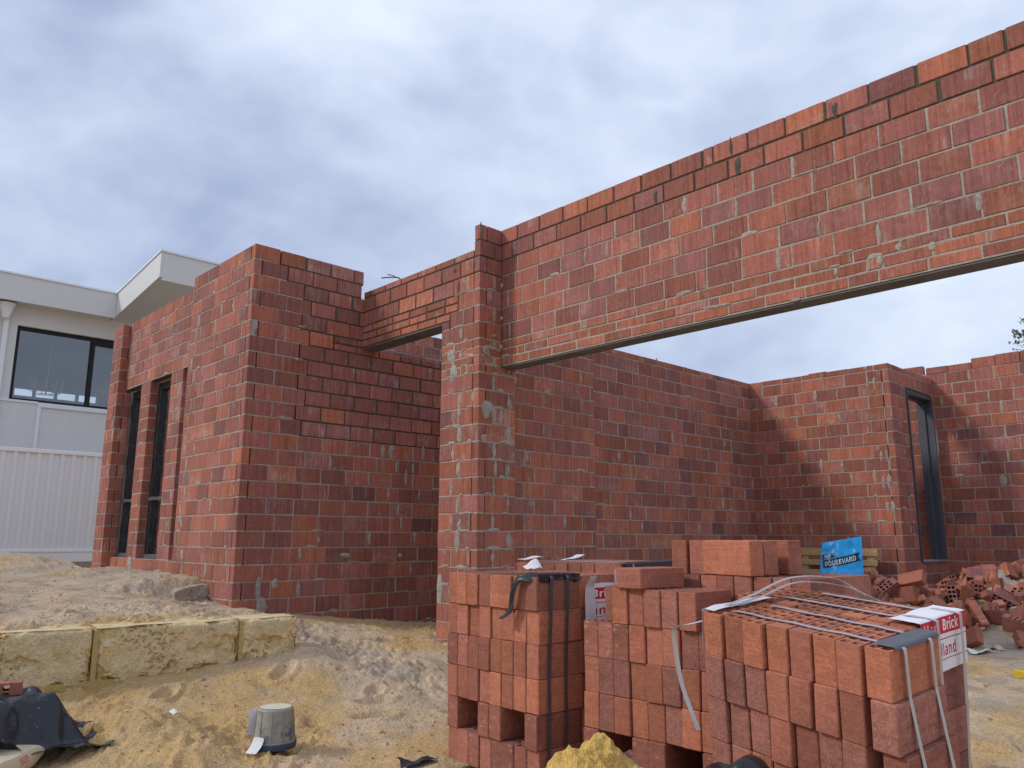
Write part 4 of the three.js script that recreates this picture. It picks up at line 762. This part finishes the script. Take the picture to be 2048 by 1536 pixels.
// ---------------------------------------------------------------- blue shopping bag
{
  const cv = document.createElement('canvas'); cv.width = 1024; cv.height = 1024; const c = cv.getContext('2d');
  c.fillStyle = '#149be0'; c.fillRect(0, 0, 1024, 1024); c.save(); c.translate(500, 420); c.rotate(-.12); c.scale(1.18, 1.25);
  c.fillStyle = '#0c1020'; c.beginPath(); c.moveTo(-370, -45); c.lineTo(400, -45); c.lineTo(360, 25); c.lineTo(400, 95); c.lineTo(-370, 95); c.closePath(); c.fill();
  c.beginPath(); c.moveTo(-400, -150); c.lineTo(-130, -150); c.lineTo(-130, -60); c.lineTo(-400, -60); c.lineTo(-375, -105); c.closePath(); c.fill();
  c.fillStyle = '#9fc6e6'; c.font = 'bold 118px sans-serif'; c.textBaseline = 'middle'; c.textAlign = 'left'; c.fillText('BOULEVARD', -345, 28, 660); c.font = 'bold 78px sans-serif'; c.fillText('THE', -350, -103, 190); c.restore();
  const t = new THREE.CanvasTexture(cv); t.colorSpace = THREE.SRGBColorSpace;
  const g = thing('shopping_bag', 'bright blue shopping bag with black banner lettering standing in the rubble', 'bag', [-4.30, -.56, -9.42], -.72 + Math.PI / 2 - .5);
  const bagM = new THREE.MeshStandardMaterial({ map: t, roughness: .38, side: THREE.DoubleSide }), blue = new THREE.MeshStandardMaterial({ color: new THREE.Color(.006, .245, .64), roughness: .4, side: THREE.DoubleSide });
  const W = .5, Hh = .54; const bulge = (s, t2) => .09 * Math.sin(Math.PI * s) * (1 - t2 * .85) + .05 * (fbm(s * 4, t2 * 4, 2, 3) - .5) + .03 * (.3 - Math.abs(fbm(s * 6 + t2 * 3, t2 * 5, 7, 2) - .5) * 2) + .004;
  const edge = (s, t2) => [(s - .5) * (W - .06 * t2) + .035 * t2, t2 * Hh * (1 + .14 * s - .06) - .02 * Math.sin(s * 3.1) * (1 - t2), 0];
  mesh('front_panel', smoothGrid(28, 28, (s, t2) => { const [x, y] = edge(s, t2); return [x, y, bulge(s, t2) - t2 * .1, s, t2]; }), bagM, g);
  mesh('back_panel', smoothGrid(16, 16, (s, t2) => { const [x, y] = edge(s, t2); return [x, y, -bulge(s, t2) - t2 * .1 - .012, s, t2]; }), blue, g);
  mesh('handle', tube([V3(.18, .02, .05), V3(.24, .01, .08), V3(.27, .06, .1), V3(.26, .1, .07), V3(.22, .1, .04)], .014, 8), blue, g);
}
// ---------------------------------------------------------------- bucket, tarpaulins, bags, sand heap, scraps
{
  const bTex = texture(512, (i, x, y) => { const s = y * N + x, v = y / 512; const sp = sstep(.5, .62, fB[s] * .6 + fC[s] * .4), d = sstep(.46, .6, fA[s] * .5 + fB[(s + 9000) % (N * N)] * .5); let c = [.30, .29, .25]; c = [lerp(c[0], .09, d), lerp(c[1], .12, d), lerp(c[2], .17, d)]; return [lerp(c[0], .42, sp * .6), lerp(c[1], .37, sp * .6), lerp(c[2], .25, sp * .6)]; });
  const bm = new THREE.MeshStandardMaterial({ map: bTex, roughness: .7 }), navy = new THREE.MeshStandardMaterial({ color: new THREE.Color(.03, .06, .09), roughness: .6 });
  const x = -4.5, z = -2.38, g = thing('upturned_bucket', 'upturned mortar-stained blue plastic bucket standing on the sand', 'bucket', [x, gBase(x, z) + .012, z], .3);
  const prof = [[.124, 0], [.124, .03], [.117, .033], [.116, .045], [.108, .12], [.102, .205], [.099, .214], [.09, .217], [0, .219]].map(([a, b]) => new THREE.Vector2(a, b));
  const body = mesh('body', new THREE.LatheGeometry(prof, 36), bm, g);
  const rim = new THREE.LatheGeometry([[.1245, .0], [.1275, .004], [.1275, .028], [.124, .034]].map(([a, b]) => new THREE.Vector2(a, b)), 36); mesh('rim', rim, navy, body);
  const ribs = []; for (let k = 0; k < 10; k++) { const a = k / 10 * 6.283; const b = new THREE.BoxGeometry(.006, .16, .012); b.rotateX(-.09); b.translate(0, .125, .106); b.rotateY(a); ribs.push(b); } mesh('rib', merge(ribs), bm, body);
  mesh('sand_cap', new THREE.CircleGeometry(.088, 24).rotateX(-Math.PI / 2).translate(0, .2195, 0), new THREE.MeshStandardMaterial({ map: sandTex, color: new THREE.Color(1.0, .92, .68), roughness: 1 }), g);
  mesh('torn_label', crumple(smoothGrid(8, 8, (s, t) => [-.03 + s * .075, .002 + t * .07, .135 + .05 * (1 - t) * (1 - t) - .012 * t, s, t]), .02, 14, 5), plainPaper, g);
  mesh('torn_label', crumple(smoothGrid(4, 10, (s, t) => [-.118 - .02 * s - .004 * t, .06 + t * .14, .02 + s * .05, s, t]), .02, 14, 7), plainPaper, g);
}
function sheetOver(name, label, x, z, y0, w, d, fn, seed) {
  const tex = texture(512, (i, px, py) => { const s = py * N + px, k = sScr2[s] * .25 + sstep(.58, .75, fA[s] * .5 + fC[s] * .5) * .1; return [.012 + k, .013 + k, .016 + k * 1.05]; });
  const g = thing(name, label, 'plastic sheet', [x, y0, z]);
  const geo = smoothGrid(90, 90, (s, t) => { const u = (s - .5) * w, v = (t - .5) * d; const rid = 1 - Math.abs(fbm(u * 3.1 + seed, v * 3.1, seed, 3) - .5) * 5, rid2 = 1 - Math.abs(fbm(u * 8 + seed, v * 8, seed + 4, 2) - .5) * 5; return [u + .03 * (n3(u * 6, v * 6, seed) - .5), fn(u, v) + Math.max(rid, -.4) * .06 + Math.max(rid2, -.3) * .02, v + .03 * (n3(u * 6, v * 6, seed + 9) - .5), u * 2, v * 2]; });
  mesh('sheet', geo, new THREE.MeshPhysicalMaterial({ map: tex, roughness: .24, side: THREE.DoubleSide }), g); return g;
}
{
  const x = -5.28, z = -1.05, y0 = groundY(x, z);
  const g = sheetOver('black_plastic_sheet', 'crumpled black plastic sheet over cement bags at the lower left', x, z, y0, .95, 1.1, (u, v) => { const e = Math.max(Math.abs(u + .02) / .36, Math.abs(v - .06) / .46); return .24 - .26 * sstep(.72, 1.25, e) + .07 * u + .05 * Math.sin(v * 7 + u * 3); }, 3);
  loose(cored[1], brickMats[4], [-5.365, y0 + .268, -1.105], [86, 79, 3], 'single cored brick weighing down the black plastic at the lower left');
  const cv = document.createElement('canvas'); cv.width = 512; cv.height = 256; const c = cv.getContext('2d'); c.fillStyle = '#c7b699'; c.fillRect(0, 0, 512, 256); c.strokeStyle = '#c9502a'; c.lineWidth = 9; c.lineJoin = 'round'; for (const k of [0, 1]) { c.beginPath(); const o = k * 16; c.moveTo(250 + o, 50 + o); c.lineTo(330 - o, 38 + o); c.lineTo(336 - o, 92 - o); c.lineTo(256 + o, 104 - o); c.closePath(); c.stroke(); } c.fillStyle = '#c9502a'; c.fillRect(250, 120, 90, 16); c.fillStyle = '#333'; c.fillRect(370, 70, 50, 9);
  const t = new THREE.CanvasTexture(cv); t.colorSpace = THREE.SRGBColorSpace;
  const geo = new THREE.BoxGeometry(.5, .13, .36, 20, 6, 14), p = geo.attributes.position; for (let i = 0; i < p.count; i++) { const a = p.getX(i) / .25, b = p.getY(i) / .065, d = p.getZ(i) / .18; const k = 1 - .32 * Math.pow(Math.abs(a), 4) - .25 * Math.pow(Math.abs(d), 4); p.setXYZ(i, p.getX(i) * (1 - .06 * b * b), p.getY(i) * k + .012 * (n3(a * 3, d * 3, 1) - .5), p.getZ(i) * (1 - .06 * b * b)); } geo.computeVertexNormals();
  const bag = mesh('cement_bag', geo, new THREE.MeshStandardMaterial({ map: t, roughness: .8 }), scene); bag.position.set(-4.92, groundY(-4.92, -.98) + .03, -.98); bag.rotation.set(.1, .75, .05); tag(bag, 'tan paper cement bag with an orange logo half under the black plastic', 'cement bag');
}
sheetOver('black_plastic_sheet', 'black rubbery plastic folded up in front of the leaning pack at the bottom edge', -1.50, -2.36, -1.25, .62, .5, (u, v) => { const e = Math.hypot((u - .03) / .2, v / .2); return .53 - .35 * sstep(.4, 1.2, e) - .2 * sstep(.9, 1.7, e); }, 8);
{
  const yellow = new THREE.MeshStandardMaterial({ map: sandTex, color: new THREE.Color(1.05, .66, .18), roughness: 1, bumpMap: sandBump, bumpScale: .008 });
  const geo = smoothGrid(190, 100, (s, t) => { const a = s * Math.PI * 2, rr = t; const big = 1 + .38 * (n3(Math.cos(a) * 1.5 + 5, Math.sin(a) * 1.5, 2) - .5); const R = .46 * rr * big; const x = Math.cos(a) * R, z = Math.sin(a) * R; let y = .57 * (1 - sstep(.12, 1.05, rr)) ; y += (fbm(x * 9, z * 9, 3, 4) - .5) * .12 * (1.1 - rr) + (fbm(x * 26, z * 26, 5, 4) - .5) * .05 + (fbm(x * 70, z * 70, 6, 2) - .5) * .022 - .05 * rr; return [x + (fbm(x * 14, y * 14, z * 14, 3) - .5) * .04, y, z + (fbm(x * 14 + 7, y * 14, z * 14, 3) - .5) * .04, x / .5, z / .5]; });
  const m = mesh('sand_heap', geo, yellow, scene); m.position.set(-1.82, -1.21, -2.06); tag(m, 'bright yellow heap of damp sand in front of the packs at the bottom edge', 'sand heap'); m.material.side = THREE.DoubleSide;
}
loose(brickGeo(BL, .162, .09, 52), brickMats[10], [-1.70, -.85, -2.20], [20, -30, -38], 'dusky brick leaning on the right of the yellow sand heap');
function scrap(name, label, cat, x, z, w, d, mat, seed, lift = .02) { const g = crumple(smoothGrid(10, 8, (s, t) => [(s - .5) * w, lift * (1 + Math.sin(s * 5 + seed) * Math.cos(t * 4)), (t - .5) * d, s, t]), Math.min(w, d) * .35, 4 / w, seed); const m = mesh(name, g, mat, scene); m.position.set(x, groundY(x, z), z); m.rotation.y = seed; return tag(m, label, cat); }
scrap('paper_scrap', 'white torn paper scrap on the sand right of the leaning pack', 'paper', -2.62, -8.55, .2, .1, plainPaper, 1);
scrap('paper_scrap', 'buff triangular paper scrap just behind the white one at right', 'paper', -2.62, -8.95, .26, .1, new THREE.MeshStandardMaterial({ color: new THREE.Color(.5, .46, .38), roughness: .9, side: THREE.DoubleSide }), 2.2);
scrap('paper_scrap', 'pale paper scrap on the sand between the bucket and the black plastic', 'paper', -5.05, -1.98, .12, .05, plainPaper, 3.3);
scrap('plastic_scrap', 'small curled black plastic scrap lying on the limestone wall', 'plastic scrap', -6.22, -2.05, .16, .09, rubberStrip, 2.4, .03);
scrap('plastic_scrap', 'dark plastic scrap at the left foot of the tall pack', 'plastic scrap', -3.75, -2.85, .2, .1, rubberStrip, 1.4, .02);
{
  const g = thing('yellow_carton', 'crushed yellow carton lying on the sand at the right edge', 'carton', [-1.93, groundY(-1.93, -7.35) + .005, -7.35], .35); g.scale.setScalar(.6);
  const y = new THREE.MeshStandardMaterial({ color: new THREE.Color(.72, .5, .02), roughness: .6, side: THREE.DoubleSide }), k = new THREE.MeshStandardMaterial({ color: new THREE.Color(.4, .36, .3), roughness: .9, side: THREE.DoubleSide });
  mesh('top_face', crumple(smoothGrid(8, 6, (s, t) => [(s - .5) * .34, .09 - .05 * s + .012 * Math.sin(t * 3), (t - .5) * .2, s, t]), .03, 6, 1), y, g); mesh('side_face', smoothGrid(8, 3, (s, t) => [(s - .5) * .34, (.09 - .05 * s) * t, .1 + .01 * t, s, t]), y, g); mesh('open_end', smoothGrid(3, 3, (s, t) => [-.17 + .02 * t, .085 * t, (s - .5) * .2, s, t]), k, g); mesh('base_face', smoothGrid(3, 3, (s, t) => [(s - .5) * .34, .002, (t - .5) * .2, s, t]), k, g);
}
// white bottles thrown on the heap
[['white plastic bottle lying on top of the rubble heap at the right edge', [-2.94, -.49, -11.25], .5], ['white plastic bottle lower in the rubble heap at the right edge', [-2.88, -.60, -11.02], 1.4]].forEach(([label, p, a]) => {
  const g = thing('plastic_bottle', label, 'bottle', p, a); g.rotation.z = 1.35; g.scale.setScalar(.85);
  mesh('body', new THREE.LatheGeometry([[0, 0], [.04, 0], [.045, .008], [.045, .15], [.038, .175], [.016, .2], [.015, .215], [0, .215]].map(q => new THREE.Vector2(...q)), 20), new THREE.MeshStandardMaterial({ color: new THREE.Color(.72, .73, .72), roughness: .4 }), g);
  mesh('cap', new THREE.CylinderGeometry(.018, .018, .022, 14).translate(0, .226, 0), new THREE.MeshStandardMaterial({ color: new THREE.Color(.02, .16, .1), roughness: .5 }), g);
});
// ---------------------------------------------------------------- tree beyond the rear wall at the right edge
{
  const r = rngOf(404), P = V3((2096 - 1024) / 1588, -(676 - 768) / 1588, -1).applyQuaternion(camera.quaternion).multiplyScalar(22);
  const g = thing('gum_tree', 'thin twiggy tree top showing over the rear wall at the right edge', 'tree', [P.x, -1, P.z]);
  const bark = new THREE.MeshStandardMaterial({ color: new THREE.Color(.16, .12, .1), roughness: .9 }), leaf = new THREE.MeshStandardMaterial({ color: new THREE.Color(.07, .085, .045), roughness: .8, side: THREE.DoubleSide });
  mesh('trunk', tube([V3(0, 0, 0), V3(.05, 2, .02), V3(0, P.y + .6, 0)], .09, 8), bark, g);
  const tw = [], lv = [];
  for (let i = 0; i < 46; i++) { const y = P.y + .1 + (r() - .45) * 2.0, a = r() * 6.28, L = .5 + r() * .55, e = V3(Math.cos(a) * L, y + .3 + (r() - .5) * .4, Math.sin(a) * L); tw.push(tube([V3(0, y, 0), V3(e.x * .5, y + .12, e.z * .5), e], .009, 5));
    for (let k = 0; k < 26; k++) { const q = V3(0, y, 0).lerp(e, .3 + r() * .75), s = .025 + r() * .03, t = new THREE.PlaneGeometry(s, s * 2.2); t.rotateX(r() * 6); t.rotateY(r() * 6); t.translate(q.x + (r() - .5) * .16, q.y + (r() - .5) * .16, q.z + (r() - .5) * .16); lv.push(t); } }
  mesh('branches', merge(tw), bark, g); mesh('crown', merge(lv), leaf, g);
}
scene.add(camera);
renderer.render(scene, camera);
